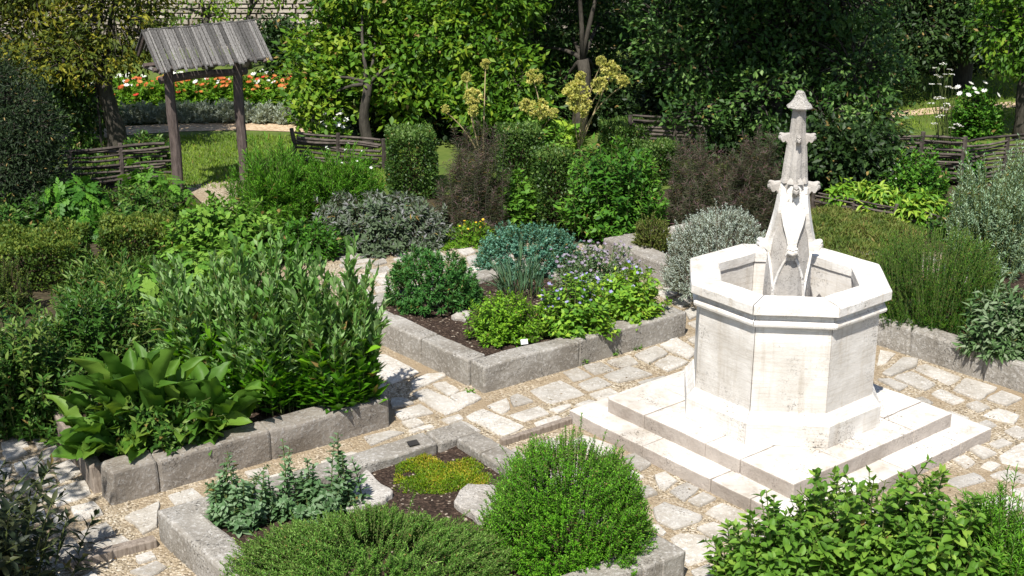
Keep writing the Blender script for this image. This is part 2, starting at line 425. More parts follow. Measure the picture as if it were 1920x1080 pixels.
STONES = [
 [(-1.15, 10.52), (-1.07, 10.55), (-0.75, 10.17), (-0.96, 9.92), (-1.14, 10.16)],
 [(-0.81, 9.98), (-0.69, 10.13), (-0.54, 10.16), (-0.53, 10.08), (-0.72, 9.87), (-0.79, 9.81)],
 [(-0.64, 9.92), (-0.53, 9.97), (-0.41, 9.79), (-0.5, 9.69)],
 [(-0.49, 9.67), (-0.35, 9.78), (-0.23, 9.64), (-0.36, 9.49)],
 [(-0.8, 9.73), (-0.68, 9.84), (-0.35, 9.49), (-0.5, 9.32)],
 [(-0.94, 9.63), (-0.85, 9.64), (-0.75, 9.54), (-0.92, 9.45)],
 [(-0.9, 9.37), (-0.7, 9.53), (-0.59, 9.37), (-0.83, 9.24)],
 [(-1.09, 8.96), (-0.9, 9.07), (-0.78, 9.04), (-1.02, 8.81)],
 [(-0.77, 9.05), (-0.6, 9.16), (-0.57, 9.12), (-0.74, 9.02)],
 [(-0.36, 9.31), (-0.23, 9.45), (0.1, 9.12), (-0.07, 8.96)],
 [(-0.2, 9.5), (-0.04, 9.65), (-0.01, 9.45), (-0.08, 9.35)],
 [(-0.02, 9.66), (0.04, 9.73), (0.17, 9.58), (0.01, 9.48)],
 [(0.13, 9.8), (0.39, 10.01), (0.58, 9.72), (0.29, 9.53)],
 [(0.16, 9.19), (0.35, 9.33), (0.39, 9.26), (0.2, 9.11)],
 [(0.28, 9.43), (0.44, 9.54), (0.46, 9.49), (0.35, 9.37)],
 [(0.41, 10.16), (0.53, 10.27), (0.65, 10.08), (0.49, 9.97)],
 [(0.58, 10.3), (0.74, 10.38), (0.84, 10.21), (0.67, 10.11)],
 [(0.78, 10.38), (0.98, 10.52), (1.05, 10.35), (0.88, 10.25)],
 [(0.73, 10.08), (0.97, 10.29), (1.15, 10.11), (0.85, 9.94)],
 [(0.52, 9.92), (0.69, 10.08), (0.8, 9.92), (0.6, 9.78)],
 [(1.02, 10.52), (1.23, 10.73), (1.32, 10.57), (1.13, 10.33)],
 [(1.17, 10.33), (1.32, 10.52), (1.47, 10.38), (1.27, 10.17)],
 [(1.26, 10.76), (1.43, 10.93), (1.56, 10.62), (1.48, 10.44), (1.33, 10.61)],
 [(3, 10.13), (3.27, 10.47), (3.39, 10.44), (3.34, 10.3), (3.06, 10.08)],
 [(3.28, 10.25), (3.41, 10.35), (3.63, 10.05), (3.48, 9.89)],
 [(3.07, 10.05), (3.25, 10.18), (3.38, 9.91), (3.25, 9.78)],
 [(2.93, 10.02), (3.03, 10.03), (3.15, 9.88), (3.05, 9.78)],
 [(3.47, 9.8), (3.65, 10.03), (3.85, 9.84), (3.62, 9.6)],
 [(3.28, 9.74), (3.39, 9.84), (3.52, 9.61), (3.39, 9.52)],
 [(3.68, 9.63), (3.85, 9.78), (3.97, 9.63), (3.8, 9.5)],
 [(3.48, 9.51), (3.59, 9.58), (3.66, 9.46), (3.54, 9.38)],
 [(3.55, 9.32), (3.71, 9.45), (3.84, 9.32), (3.74, 9.17)],
 [(3.12, 10.66), (3.24, 10.57), (3.09, 10.35), (3, 10.3)],
 [(3.26, 8.76), (3.35, 8.83), (3.45, 8.68), (3.32, 8.59)],
 [(3.1, 8.59), (3.21, 8.67), (3.25, 8.54), (3.15, 8.45)],
 [(3.44, 8.64), (3.7, 8.88), (3.8, 8.7), (3.61, 8.45), (3.43, 8.54)],
 [(3.28, 8.35), (3.44, 8.43), (3.55, 8.32), (3.51, 8.22), (3.32, 8.3)],
 [(3.84, 9.24), (3.96, 9.31), (4.04, 9.15), (3.83, 9.01)],
 [(3.62, 9.05), (3.75, 9.15), (3.82, 9.01), (3.69, 8.91)],
 [(0.98, 8.36), (1.06, 8.41), (1.13, 8.27), (1.03, 8.13), (0.99, 8.17)],
 [(1.05, 8.12), (1.19, 8.26), (1.27, 8.17), (1.14, 7.97)],
 [(1.16, 7.98), (1.28, 8.1), (1.36, 8.01), (1.23, 7.9)],
 [(0.92, 7.88), (1, 7.96), (1.24, 7.78), (1.21, 7.71), (1.03, 7.6), (0.93, 7.71)],
 [(1.25, 7.82), (1.38, 7.96), (1.63, 7.72), (1.61, 7.65), (1.4, 7.64)],
 [(1.17, 7.62), (1.29, 7.69), (1.41, 7.58), (1.31, 7.44)],
 [(0.99, 7.5), (1.06, 7.56), (1.21, 7.54), (1.3, 7.43), (1.25, 7.27), (1.06, 7.16)],
 [(1.07, 7.11), (1.19, 7.2), (1.24, 7.08), (1.1, 7)],
 [(0.89, 7.67), (0.94, 7.67), (0.98, 7.57), (0.94, 7.52)],
 [(0.39, 8.84), (0.52, 8.98), (0.76, 8.78), (0.7, 8.62), (0.53, 8.69)],
 [(0.77, 8.6), (0.87, 8.69), (0.98, 8.52), (0.89, 8.41)],
 [(1.41, 7.5), (1.58, 7.6), (1.7, 7.47), (1.51, 7.34)],
 [(1.32, 7.28), (1.45, 7.34), (1.56, 7.22), (1.38, 7.09)],
 [(1.66, 7.57), (1.81, 7.67), (1.92, 7.55), (1.77, 7.45)],
 [(-3.63, 8.69), (-3.52, 8.77), (-3.44, 8.69), (-3.55, 8.57)],
 [(-3.49, 8.52), (-3.36, 8.64), (-3.27, 8.52), (-3.42, 8.39)],
 [(-3.36, 8.69), (-3.28, 8.81), (-3.17, 8.65), (-3.26, 8.51)],
 [(-3.41, 8.38), (-3.25, 8.5), (-3.2, 8.45), (-3.35, 8.32)],
 [(-3.19, 8.45), (-3.11, 8.59), (-2.97, 8.39), (-3.07, 8.23)],
 [(-3.27, 8.3), (-3.19, 8.38), (-3.09, 8.23), (-3.21, 8.16)],
 [(-3.37, 8.15), (-3.29, 8.26), (-3.22, 8.15), (-3.31, 8.04)],
 [(-3.57, 8.44), (-3.47, 8.45), (-3.44, 8.3), (-3.52, 8.26)],
 [(-3.64, 8.6), (-3.55, 8.54), (-3.56, 8.47), (-3.63, 8.45)],
 [(-3.15, 8.13), (-2.91, 8.29), (-2.81, 8.09), (-2.99, 7.9)],
 [(-2.9, 7.89), (-2.76, 7.97), (-2.65, 7.8), (-2.78, 7.71)],
 [(-3.23, 8.01), (-3.14, 8.05), (-3.1, 7.96), (-3.17, 7.92)],
 [(-2.99, 7.78), (-2.9, 7.83), (-2.84, 7.67), (-2.88, 7.59)],
 [(-2.76, 7.54), (-2.6, 7.7), (-2.49, 7.54), (-2.65, 7.42)],
 [(-2.51, 7.76), (-2.33, 7.98), (-2.26, 7.63), (-2.33, 7.54), (-2.42, 7.67)],
 [(-2.62, 7.4), (-2.45, 7.52), (-2.34, 7.38), (-2.54, 7.27)],
 [(-2.88, 7.38), (-2.76, 7.5), (-2.61, 7.3), (-2.76, 7.23)],
 [(-2.3, 7.09), (-2.16, 7.22), (-2.08, 7.15), (-2.17, 7.03)],
 [(-2.77, 7.17), (-2.62, 7.25), (-2.57, 7.2), (-2.7, 7.12)],
 [(-3.51, 8.96), (-3.39, 9.04), (-3.28, 8.86), (-3.39, 8.74)],
 [(-3.7, 8.86), (-3.56, 8.95), (-3.47, 8.81), (-3.63, 8.72)],
 [(-3.19, 7.81), (-3.06, 7.88), (-2.99, 7.74), (-3.1, 7.64)],
 [(-1.78, 13.17), (-1.71, 13.2), (-1.61, 13.1), (-1.72, 12.98)],
 [(-1.7, 13.24), (-1.59, 13.29), (-1.51, 13.19), (-1.6, 13.1)],
 [(-1.65, 13.03), (-1.47, 13.15), (-1.39, 13.07), (-1.59, 12.95)],
 [(-1.74, 12.93), (-1.67, 12.96), (-1.63, 12.89), (-1.71, 12.83)],
 [(-1.63, 12.83), (-1.45, 12.95), (-1.41, 12.88), (-1.59, 12.76)],
 [(-1.41, 12.98), (-1.31, 13.12), (-1.26, 13), (-1.37, 12.89)],
 [(-1.42, 12.76), (-1.25, 12.88), (-1.2, 12.73), (-1.39, 12.66)],
 [(-1.38, 12.61), (-1.23, 12.68), (-1.24, 12.52), (-1.34, 12.53)],
 [(-1.34, 12.47), (-1.21, 12.48), (-1.16, 12.36), (-1.26, 12.31)],
 [(-0.58, 13.42), (-0.42, 13.49), (-0.37, 13.35), (-0.49, 13.24)],
 [(-0.47, 13.17), (-0.37, 13.26), (-0.3, 13), (-0.43, 12.89)],
 [(-1.33, 12.25), (-1.16, 12.3), (-1.09, 12.13), (-1.29, 12.07)],
 [(-1.24, 13.31), (-1.06, 13.46), (-0.97, 13.35), (-1.17, 13.17)],
 [(-1.22, 13.1), (-1.02, 13.28), (-0.87, 13.17), (-1.08, 12.95)],
 [(1.36, 12.13), (1.51, 12.25), (1.58, 12.07), (1.44, 11.9)],
 [(1.47, 11.85), (1.6, 11.99), (1.69, 11.87), (1.56, 11.67)],
 [(1.57, 11.59), (1.67, 11.7), (1.71, 11.52), (1.59, 11.36)],
 [(0.73, 13.57), (0.88, 13.6), (0.91, 13.46), (0.76, 13.37)],
 [(0.88, 13.31), (0.99, 13.24), (1.03, 13.07), (0.9, 13.1)],
 [(1.71, 12.17), (1.81, 12.07), (1.79, 11.92), (1.72, 12.01)],
 [(-1.78, 8.26), (-1.55, 8.42), (-1.46, 8.36), (-1.69, 8.14)],
 [(-1.35, 8.55), (-1.14, 8.72), (-1.07, 8.67), (-1.25, 8.5)],
 [(-1.95, 8.01), (-1.85, 8.13), (-1.77, 8.07), (-1.88, 7.93)],
 [(3.10, 7.71), (3.41, 7.91), (3.30, 8.06), (3.03, 7.91)],
 [(3.25, 7.47), (3.41, 7.62), (3.30, 7.76), (3.13, 7.62)],
 [(0.53, 7.97), (0.79, 8.14), (0.70, 8.28), (0.44, 8.13)],
 [(3.82, 8.27), (3.98, 8.37), (3.89, 8.51), (3.72, 8.42)],
 [(-1.74, 11.02), (-1.56, 11.16), (-1.66, 11.29), (-1.84, 11.15)],
 [(2.11, 7.14), (2.36, 7.33), (2.20, 7.49), (1.96, 7.28)],
 [(-3.61, 11.14), (-3.34, 11.30), (-3.40, 11.45), (-3.71, 11.26)],
 [(-0.46, 8.83), (-0.22, 9.05), (-0.37, 9.22), (-0.62, 8.98)],
 [(-3.29, 10.22), (-3.01, 10.40), (-3.12, 10.59), (-3.40, 10.38)],
 [(-0.45, 12.33), (-0.24, 12.48), (-0.34, 12.61), (-0.54, 12.48)],
 [(2.27, 7.58), (2.56, 7.76), (2.45, 7.92), (2.18, 7.76)],
 [(-3.09, 6.81), (-2.94, 6.96), (-3.11, 7.14), (-3.26, 6.98)],
 [(-1.36, 10.50), (-1.16, 10.66), (-1.32, 10.81), (-1.47, 10.64)],
 [(0.46, 12.83), (0.61, 12.93), (0.53, 13.07), (0.36, 12.95)],
 [(4.19, 12.95), (4.38, 13.10), (4.28, 13.21), (4.10, 13.09)],
 [(3.31, 7.12), (3.59, 7.34), (3.43, 7.52), (3.19, 7.31)],
 [(0.36, 13.12), (0.57, 13.23), (0.48, 13.38), (0.28, 13.28)],
 [(-1.68, 10.65), (-1.42, 10.80), (-1.52, 11.00), (-1.80, 10.83)],
 [(-0.17, 12.52), (-0.02, 12.61), (-0.09, 12.75), (-0.27, 12.66)],
 [(-1.31, 11.46), (-1.07, 11.63), (-1.19, 11.78), (-1.40, 11.61)],
 [(-3.47, 7.09), (-3.28, 7.21), (-3.41, 7.38), (-3.60, 7.28)],
 [(3.88, 7.93), (4.08, 8.04), (3.98, 8.16), (3.82, 8.05)],
 [(-0.95, 12.11), (-0.80, 12.19), (-0.89, 12.34), (-1.03, 12.27)],
 [(3.66, 7.47), (3.89, 7.62), (3.76, 7.80), (3.52, 7.64)],
 [(1.16, 11.75), (1.35, 11.90), (1.26, 12.01), (1.09, 11.88)],
 [(4.14, 8.23), (4.29, 8.35), (4.21, 8.46), (4.07, 8.36)],
 [(2.67, 7.79), (2.89, 7.98), (2.79, 8.12), (2.55, 7.92)],
 [(4.11, 6.68), (4.33, 6.84), (4.24, 7.02), (4.00, 6.87)],
 [(1.02, 12.13), (1.27, 12.29), (1.20, 12.46), (0.92, 12.31)],
 [(2.01, 10.60), (2.15, 10.69), (2.09, 10.82), (1.93, 10.72)],
 [(4.31, 7.81), (4.49, 7.96), (4.34, 8.10), (4.17, 7.96)],
 [(0.60, 7.74), (0.79, 7.84), (0.70, 7.98), (0.54, 7.87)],
 [(1.81, 10.92), (2.03, 11.07), (1.89, 11.25), (1.69, 11.09)],
 [(0.55, 12.53), (0.74, 12.67), (0.65, 12.83), (0.46, 12.68)],
 [(0.57, 12.19), (0.82, 12.39), (0.74, 12.51), (0.47, 12.33)],
 [(-3.56, 6.81), (-3.39, 6.89), (-3.46, 7.05), (-3.63, 6.96)],
 [(-3.07, 10.74), (-2.93, 10.85), (-3.04, 11.01), (-3.17, 10.90)],
 [(3.81, 12.92), (4.07, 13.08), (3.95, 13.21), (3.73, 13.06)],
 [(-0.07, 8.45), (0.13, 8.59), (0.03, 8.75), (-0.18, 8.61)],
 [(3.02, 7.33), (3.20, 7.41), (3.11, 7.56), (2.94, 7.48)],
 [(2.41, 6.89), (2.56, 6.98), (2.44, 7.16), (2.28, 7.05)],
 [(-2.83, 10.62), (-2.61, 10.80), (-2.69, 10.95), (-2.96, 10.77)],
 [(-0.05, 12.81), (0.21, 13.00), (0.10, 13.14), (-0.17, 12.98)],
 [(1.79, 7.21), (1.95, 7.32), (1.87, 7.45), (1.70, 7.34)],
 [(-3.43, 7.67), (-3.18, 7.86), (-3.33, 8.02), (-3.55, 7.85)],
 [(3.46, 6.73), (3.70, 6.90), (3.62, 7.03), (3.38, 6.85)],
 [(2.71, 7.43), (2.94, 7.59), (2.84, 7.77), (2.59, 7.61)],
 [(-1.36, 8.12), (-1.17, 8.25), (-1.25, 8.40), (-1.46, 8.23)],
 [(-3.37, 10.52), (-3.24, 10.64), (-3.35, 10.80), (-3.50, 10.65)],
 [(3.75, 6.98), (3.92, 7.13), (3.79, 7.25), (3.65, 7.12)],
 [(-1.95, 6.70), (-1.79, 6.83), (-1.92, 6.98), (-2.06, 6.87)],
 [(2.09, 7.49), (2.23, 7.56), (2.18, 7.71), (2.03, 7.61)],
 [(-0.86, 12.56), (-0.63, 12.74), (-0.71, 12.89), (-0.98, 12.70)],
 [(-2.84, 10.98), (-2.63, 11.14), (-2.73, 11.32), (-2.96, 11.14)],
 [(4.07, 7.27), (4.29, 7.39), (4.22, 7.57), (3.97, 7.41)],
 [(2.76, 6.87), (3.00, 7.06), (2.90, 7.21), (2.65, 7.05)],
 [(-1.04, 11.68), (-0.84, 11.82), (-0.97, 11.97), (-1.16, 11.82)],
 [(3.41, 7.95), (3.65, 8.03), (3.58, 8.22), (3.34, 8.14)],
 [(-2.21, 7.91), (-2.03, 8.01), (-2.15, 8.16), (-2.30, 8.05)],
 [(0.40, 8.15), (0.64, 8.32), (0.49, 8.50), (0.27, 8.36)],
 [(-0.78, 12.32), (-0.62, 12.41), (-0.70, 12.60), (-0.88, 12.53)],
 [(1.72, 10.57), (1.93, 10.68), (1.83, 10.84), (1.63, 10.74)],
 [(2.55, 10.32), (2.80, 10.44), (2.70, 10.61), (2.45, 10.50)],
 [(-2.36, 10.90), (-2.17, 10.98), (-2.26, 11.17), (-2.45, 11.06)],
 [(4.01, 7.64), (4.15, 7.76), (4.03, 7.90), (3.90, 7.78)],
 [(4.29, 8.98), (4.47, 9.17), (4.33, 9.31), (4.16, 9.15)],
 [(-1.55, 11.72), (-1.24, 11.88), (-1.32, 12.02), (-1.62, 11.86)],
 [(2.01, 6.84), (2.28, 6.98), (2.19, 7.16), (1.94, 7.03)],
 [(0.61, 12.99), (0.76, 13.08), (0.66, 13.24), (0.50, 13.14)],
 [(4.27, 7.06), (4.45, 7.17), (4.32, 7.35), (4.13, 7.23)],
 [(-1.60, 12.16), (-1.38, 12.31), (-1.49, 12.48), (-1.70, 12.33)],
 [(-1.19, 9.72), (-0.99, 9.89), (-1.12, 10.06), (-1.32, 9.90)],
 [(3.71, 6.68), (3.88, 6.81), (3.82, 6.96), (3.61, 6.81)],
 [(-1.37, 9.99), (-1.25, 10.09), (-1.36, 10.25), (-1.49, 10.14)],
 [(-2.59, 10.51), (-2.42, 10.62), (-2.51, 10.80), (-2.71, 10.67)],
 [(0.21, 12.70), (0.37, 12.79), (0.27, 12.98), (0.11, 12.90)],
 [(0.70, 9.57), (0.87, 9.69), (0.78, 9.84), (0.60, 9.72)],
 [(-0.22, 13.04), (0.04, 13.19), (-0.04, 13.34), (-0.29, 13.20)],
 [(4.27, 8.55), (4.49, 8.76), (4.32, 8.91), (4.10, 8.73)],
 [(1.54, 6.70), (1.69, 6.83), (1.57, 7.03), (1.41, 6.91)],
 [(-3.17, 11.11), (-2.99, 11.25), (-3.11, 11.39), (-3.29, 11.25)],
 [(4.04, 9.28), (4.20, 9.37), (4.13, 9.49), (3.97, 9.40)],
 [(-0.96, 8.55), (-0.69, 8.71), (-0.76, 8.86), (-1.05, 8.70)],
 [(2.94, 6.73), (3.20, 6.87), (3.12, 7.05), (2.84, 6.91)],
 [(-2.53, 11.07), (-2.40, 11.18), (-2.52, 11.32), (-2.65, 11.21)],
 [(1.64, 11.11), (1.79, 11.20), (1.70, 11.37), (1.56, 11.28)],
 [(2.87, 7.22), (3.01, 7.30), (2.92, 7.44), (2.78, 7.33)],
 [(-3.61, 10.29), (-3.41, 10.43), (-3.49, 10.57), (-3.71, 10.43)],
 [(-1.44, 11.99), (-1.32, 12.10), (-1.44, 12.24), (-1.57, 12.13)],
 [(-2.15, 11.12), (-1.87, 11.27), (-1.92, 11.42), (-2.21, 11.26)],
 [(4.32, 12.26), (4.55, 12.45), (4.39, 12.63), (4.19, 12.44)],
 [(-2.50, 6.70), (-2.24, 6.82), (-2.31, 6.97), (-2.56, 6.84)],
 [(-3.56, 10.87), (-3.28, 10.97), (-3.35, 11.12), (-3.64, 11.00)],
 [(-3.57, 10.00), (-3.41, 10.05), (-3.48, 10.28), (-3.65, 10.22)],
 [(4.32, 12.59), (4.52, 12.77), (4.38, 12.95), (4.19, 12.77)],
 [(-0.90, 12.85), (-0.74, 12.96), (-0.83, 13.09), (-0.98, 12.99)],
 [(-1.62, 10.40), (-1.46, 10.52), (-1.55, 10.64), (-1.70, 10.52)],
 [(2.55, 7.27), (2.70, 7.40), (2.58, 7.51), (2.44, 7.40)],
 [(1.33, 11.44), (1.54, 11.59), (1.43, 11.75), (1.23, 11.62)],
 [(2.85, 10.46), (3.06, 10.64), (2.96, 10.81), (2.74, 10.62)],
 [(4.35, 7.40), (4.48, 7.48), (4.41, 7.61), (4.27, 7.54)],
 [(0.36, 8.44), (0.48, 8.54), (0.38, 8.66), (0.26, 8.55)],
 [(3.08, 9.44), (3.26, 9.56), (3.20, 9.68), (3.01, 9.57)],
 [(1.00, 12.40), (1.17, 12.51), (1.06, 12.71), (0.90, 12.62)],
 [(-0.74, 13.02), (-0.58, 13.11), (-0.66, 13.25), (-0.82, 13.17)],
 [(-3.18, 7.13), (-2.96, 7.30), (-3.08, 7.49), (-3.30, 7.29)],
 [(1.10, 11.96), (1.29, 12.07), (1.22, 12.22), (1.03, 12.10)],
 [(1.49, 10.12), (1.60, 10.21), (1.49, 10.32), (1.39, 10.23)],
 [(2.22, 6.73), (2.38, 6.83), (2.29, 6.94), (2.15, 6.84)],
 [(0.60, 7.58), (0.81, 7.68), (0.75, 7.79), (0.55, 7.67)],
 [(3.73, 13.14), (3.90, 13.26), (3.77, 13.39), (3.60, 13.27)],
 [(-0.77, 12.00), (-0.54, 12.14), (-0.61, 12.26), (-0.84, 12.12)],
 [(3.96, 6.92), (4.13, 7.01), (4.07, 7.11), (3.92, 7.03)],
 [(0.18, 13.10), (0.29, 13.15), (0.23, 13.27), (0.12, 13.22)],
 [(3.83, 7.23), (3.96, 7.31), (3.90, 7.43), (3.77, 7.35)],
 [(-0.21, 12.24), (-0.03, 12.42), (-0.12, 12.50), (-0.31, 12.33)],
 [(0.84, 7.31), (0.97, 7.39), (0.89, 7.50), (0.76, 7.44)],
 [(-3.62, 7.41), (-3.45, 7.51), (-3.53, 7.63), (-3.67, 7.52)],
 [(0.93, 11.73), (1.04, 11.80), (0.97, 11.92), (0.86, 11.84)],
 [(-1.53, 11.39), (-1.37, 11.52), (-1.43, 11.63), (-1.61, 11.49)],
 [(-2.80, 6.78), (-2.62, 6.91), (-2.70, 7.07), (-2.90, 6.93)],
 [(3.34, 9.17), (3.45, 9.28), (3.33, 9.42), (3.21, 9.30)],
 [(-0.47, 12.66), (-0.27, 12.77), (-0.33, 12.91), (-0.54, 12.80)],
 [(0.78, 8.24), (0.91, 8.32), (0.80, 8.46), (0.67, 8.37)],
 [(-2.93, 10.41), (-2.82, 10.49), (-2.89, 10.60), (-3.00, 10.51)],
 [(1.07, 9.86), (1.32, 10.00), (1.24, 10.10), (1.00, 9.96)],
 [(0.78, 12.10), (0.92, 12.19), (0.86, 12.30), (0.71, 12.21)],
 [(0.27, 8.73), (0.39, 8.80), (0.30, 8.95), (0.17, 8.85)],
 [(0.84, 7.99), (0.98, 8.08), (0.92, 8.19), (0.76, 8.10)],
 [(3.97, 8.68), (4.11, 8.79), (4.04, 8.90), (3.90, 8.78)],
 [(-1.06, 12.31), (-0.92, 12.41), (-1.01, 12.56), (-1.16, 12.46)],
 [(-0.84, 13.19), (-0.70, 13.28), (-0.78, 13.37), (-0.91, 13.30)],
 [(0.94, 6.69), (1.17, 6.80), (1.10, 6.95), (0.87, 6.83)],
 [(3.01, 8.16), (3.24, 8.27), (3.19, 8.39), (2.95, 8.28)],
 [(-1.53, 8.01), (-1.41, 8.08), (-1.47, 8.19), (-1.59, 8.09)],
 [(1.56, 10.78), (1.79, 10.93), (1.70, 11.02), (1.51, 10.89)],
 [(2.86, 10.25), (2.99, 10.35), (2.92, 10.46), (2.77, 10.37)],
 [(0.87, 12.86), (0.98, 12.94), (0.87, 13.09), (0.76, 12.99)],
 [(3.64, 7.82), (3.80, 7.91), (3.74, 8.03), (3.56, 7.95)],
 [(2.67, 10.07), (2.84, 10.17), (2.78, 10.29), (2.61, 10.18)],
 [(4.18, 7.57), (4.36, 7.70), (4.28, 7.81), (4.08, 7.66)],
 [(3.48, 7.04), (3.62, 7.13), (3.54, 7.25), (3.41, 7.15)],
 [(-2.15, 7.63), (-2.03, 7.72), (-2.12, 7.83), (-2.25, 7.75)],
 [(0.09, 9.22), (0.29, 9.36), (0.21, 9.50), (-0.03, 9.33)],
 [(-1.09, 12.54), (-0.98, 12.61), (-1.04, 12.72), (-1.16, 12.63)],
 [(-1.82, 10.52), (-1.70, 10.59), (-1.81, 10.74), (-1.91, 10.65)],
 [(-0.75, 9.09), (-0.65, 9.18), (-0.72, 9.27), (-0.83, 9.20)],
 [(-1.81, 8.31), (-1.67, 8.38), (-1.71, 8.46), (-1.85, 8.39)],
 [(-2.27, 7.19), (-2.17, 7.25), (-2.22, 7.33), (-2.31, 7.27)],
 [(-2.38, 10.70), (-2.25, 10.80), (-2.31, 10.86), (-2.43, 10.77)],
 [(0.56, 9.42), (0.69, 9.53), (0.60, 9.61), (0.48, 9.51)],
 [(3.48, 8.76), (3.62, 8.85), (3.57, 8.93), (3.43, 8.84)],
 [(4.10, 12.75), (4.19, 12.82), (4.13, 12.90), (4.04, 12.83)],
 [(2.56, 7.05), (2.65, 7.10), (2.59, 7.21), (2.50, 7.16)],
 [(3.15, 7.06), (3.24, 7.12), (3.18, 7.20), (3.10, 7.15)],
 [(3.46, 9.06), (3.61, 9.15), (3.56, 9.25), (3.40, 9.15)],
 [(-2.94, 7.09), (-2.81, 7.17), (-2.87, 7.27), (-3.02, 7.18)],
 [(3.89, 8.57), (3.97, 8.62), (3.91, 8.72), (3.82, 8.68)],
 [(0.84, 11.97), (0.99, 12.04), (0.95, 12.13), (0.80, 12.06)],
 [(-1.98, 8.19), (-1.87, 8.25), (-1.91, 8.33), (-2.02, 8.25)],
 [(1.22, 6.78), (1.34, 6.86), (1.26, 6.95), (1.15, 6.88)],
 [(-3.07, 10.20), (-2.91, 10.33), (-2.97, 10.39), (-3.12, 10.27)],
 [(1.81, 10.41), (1.94, 10.50), (1.89, 10.58), (1.76, 10.52)],
 [(3.33, 6.93), (3.43, 7.01), (3.35, 7.11), (3.24, 7.04)],
 [(4.11, 8.45), (4.19, 8.51), (4.15, 8.58), (4.06, 8.53)],
 [(3.32, 8.41), (3.42, 8.51), (3.35, 8.57), (3.26, 8.48)],
 [(-3.22, 7.46), (-3.10, 7.54), (-3.18, 7.64), (-3.30, 7.53)],
 [(1.81, 11.27), (1.91, 11.32), (1.85, 11.45), (1.74, 11.39)],
 [(1.64, 10.34), (1.73, 10.41), (1.66, 10.50), (1.58, 10.43)],
 [(0.31, 12.56), (0.43, 12.63), (0.37, 12.74), (0.24, 12.66)],
 [(-0.47, 9.17), (-0.36, 9.27), (-0.40, 9.35), (-0.54, 9.25)],
 [(-2.57, 6.93), (-2.45, 7.03), (-2.52, 7.10), (-2.64, 6.99)],
 [(-3.20, 10.94), (-3.02, 11.04), (-3.09, 11.11), (-3.25, 11.03)],
 [(2.41, 7.49), (2.51, 7.59), (2.45, 7.66), (2.34, 7.56)],
 [(-1.47, 12.50), (-1.38, 12.55), (-1.42, 12.63), (-1.51, 12.57)],
 [(-3.61, 7.05), (-3.51, 7.12), (-3.58, 7.21), (-3.67, 7.15)],
 [(2.81, 9.86), (2.89, 9.92), (2.83, 10.02), (2.75, 9.96)],
 [(0.36, 12.38), (0.51, 12.49), (0.45, 12.59), (0.30, 12.45)],
 [(2.61, 6.82), (2.72, 6.87), (2.67, 6.96), (2.56, 6.90)],
 [(-2.00, 10.96), (-1.87, 11.06), (-1.94, 11.18), (-2.08, 11.06)],
 [(0.03, 12.46), (0.16, 12.53), (0.12, 12.61), (-0.01, 12.54)],
 [(-0.57, 12.95), (-0.49, 12.99), (-0.53, 13.06), (-0.62, 13.03)],
 [(0.13, 8.31), (0.28, 8.40), (0.20, 8.50), (0.07, 8.41)],
 [(3.73, 8.08), (3.80, 8.15), (3.72, 8.23), (3.65, 8.17)],
 [(2.24, 10.59), (2.36, 10.66), (2.31, 10.73), (2.19, 10.68)],
 [(-3.56, 10.68), (-3.49, 10.73), (-3.57, 10.85), (-3.65, 10.78)],
 [(1.91, 6.79), (1.99, 6.85), (1.95, 6.91), (1.87, 6.86)],
 [(-0.26, 8.75), (-0.13, 8.90), (-0.20, 8.97), (-0.33, 8.83)],
 [(0.39, 8.01), (0.46, 8.07), (0.42, 8.14), (0.33, 8.07)],
 [(2.31, 10.45), (2.42, 10.56), (2.35, 10.63), (2.24, 10.52)],
]

def paving_stone(poly, seed):
    rr = random.Random(seed)
    big = len(poly) > 4
    c = Vector((sum(p[0] for p in poly) / len(poly), sum(p[1] for p in poly) / len(poly)))
    pts = []
    n = len(poly)
    for i in range(n):
        a, b = Vector(poly[i]), Vector(poly[(i + 1) % n])
        k = max(2, int((b - a).length / 0.07))
        for j in range(k):
            p = a.lerp(b, j / k)
            if j: p += Vector((rr.uniform(-1, 1), rr.uniform(-1, 1))) * 0.007
            else: p = p.lerp(c, 0.03) if big else p.lerp(c, 0.05)
            pts.append(p)
    if sum(pts[i].x * pts[(i + 1) % len(pts)].y - pts[(i + 1) % len(pts)].x * pts[i].y for i in range(len(pts))) < 0:
        pts.reverse()
    h = 0.010 + rr.uniform(0, 0.012)
    tx, ty = rr.uniform(-0.012, 0.012), rr.uniform(-0.012, 0.012)
    m = len(pts)
    def ring(s, z): return [((c + (p - c) * s).x, (c + (p - c) * s).y, z + (p.x - c.x) * tx + (p.y - c.y) * ty) for p in pts]
    V = ring(1.0, -0.02) + ring(1.0, h - 0.009) + ring(0.955, h)
    V += [(x, y, z + rr.uniform(-0.003, 0.003)) for x, y, z in ring(0.5, h + 0.001)] + [(c.x, c.y, h + 0.001)]
    F = []
    for r in range(3):
        for i in range(m):
            j = (i + 1) % m
            F.append((r * m + i, r * m + j, (r + 1) * m + j, (r + 1) * m + i))
    for i in range(m): F.append((3 * m + i, 3 * m + (i + 1) % m, 4 * m))
    me = mesh_from(V, F)
    return me

for i, s in enumerate(STONES):
    obj('paving_stone', paving_stone(s, i), M['paving'], gravel)

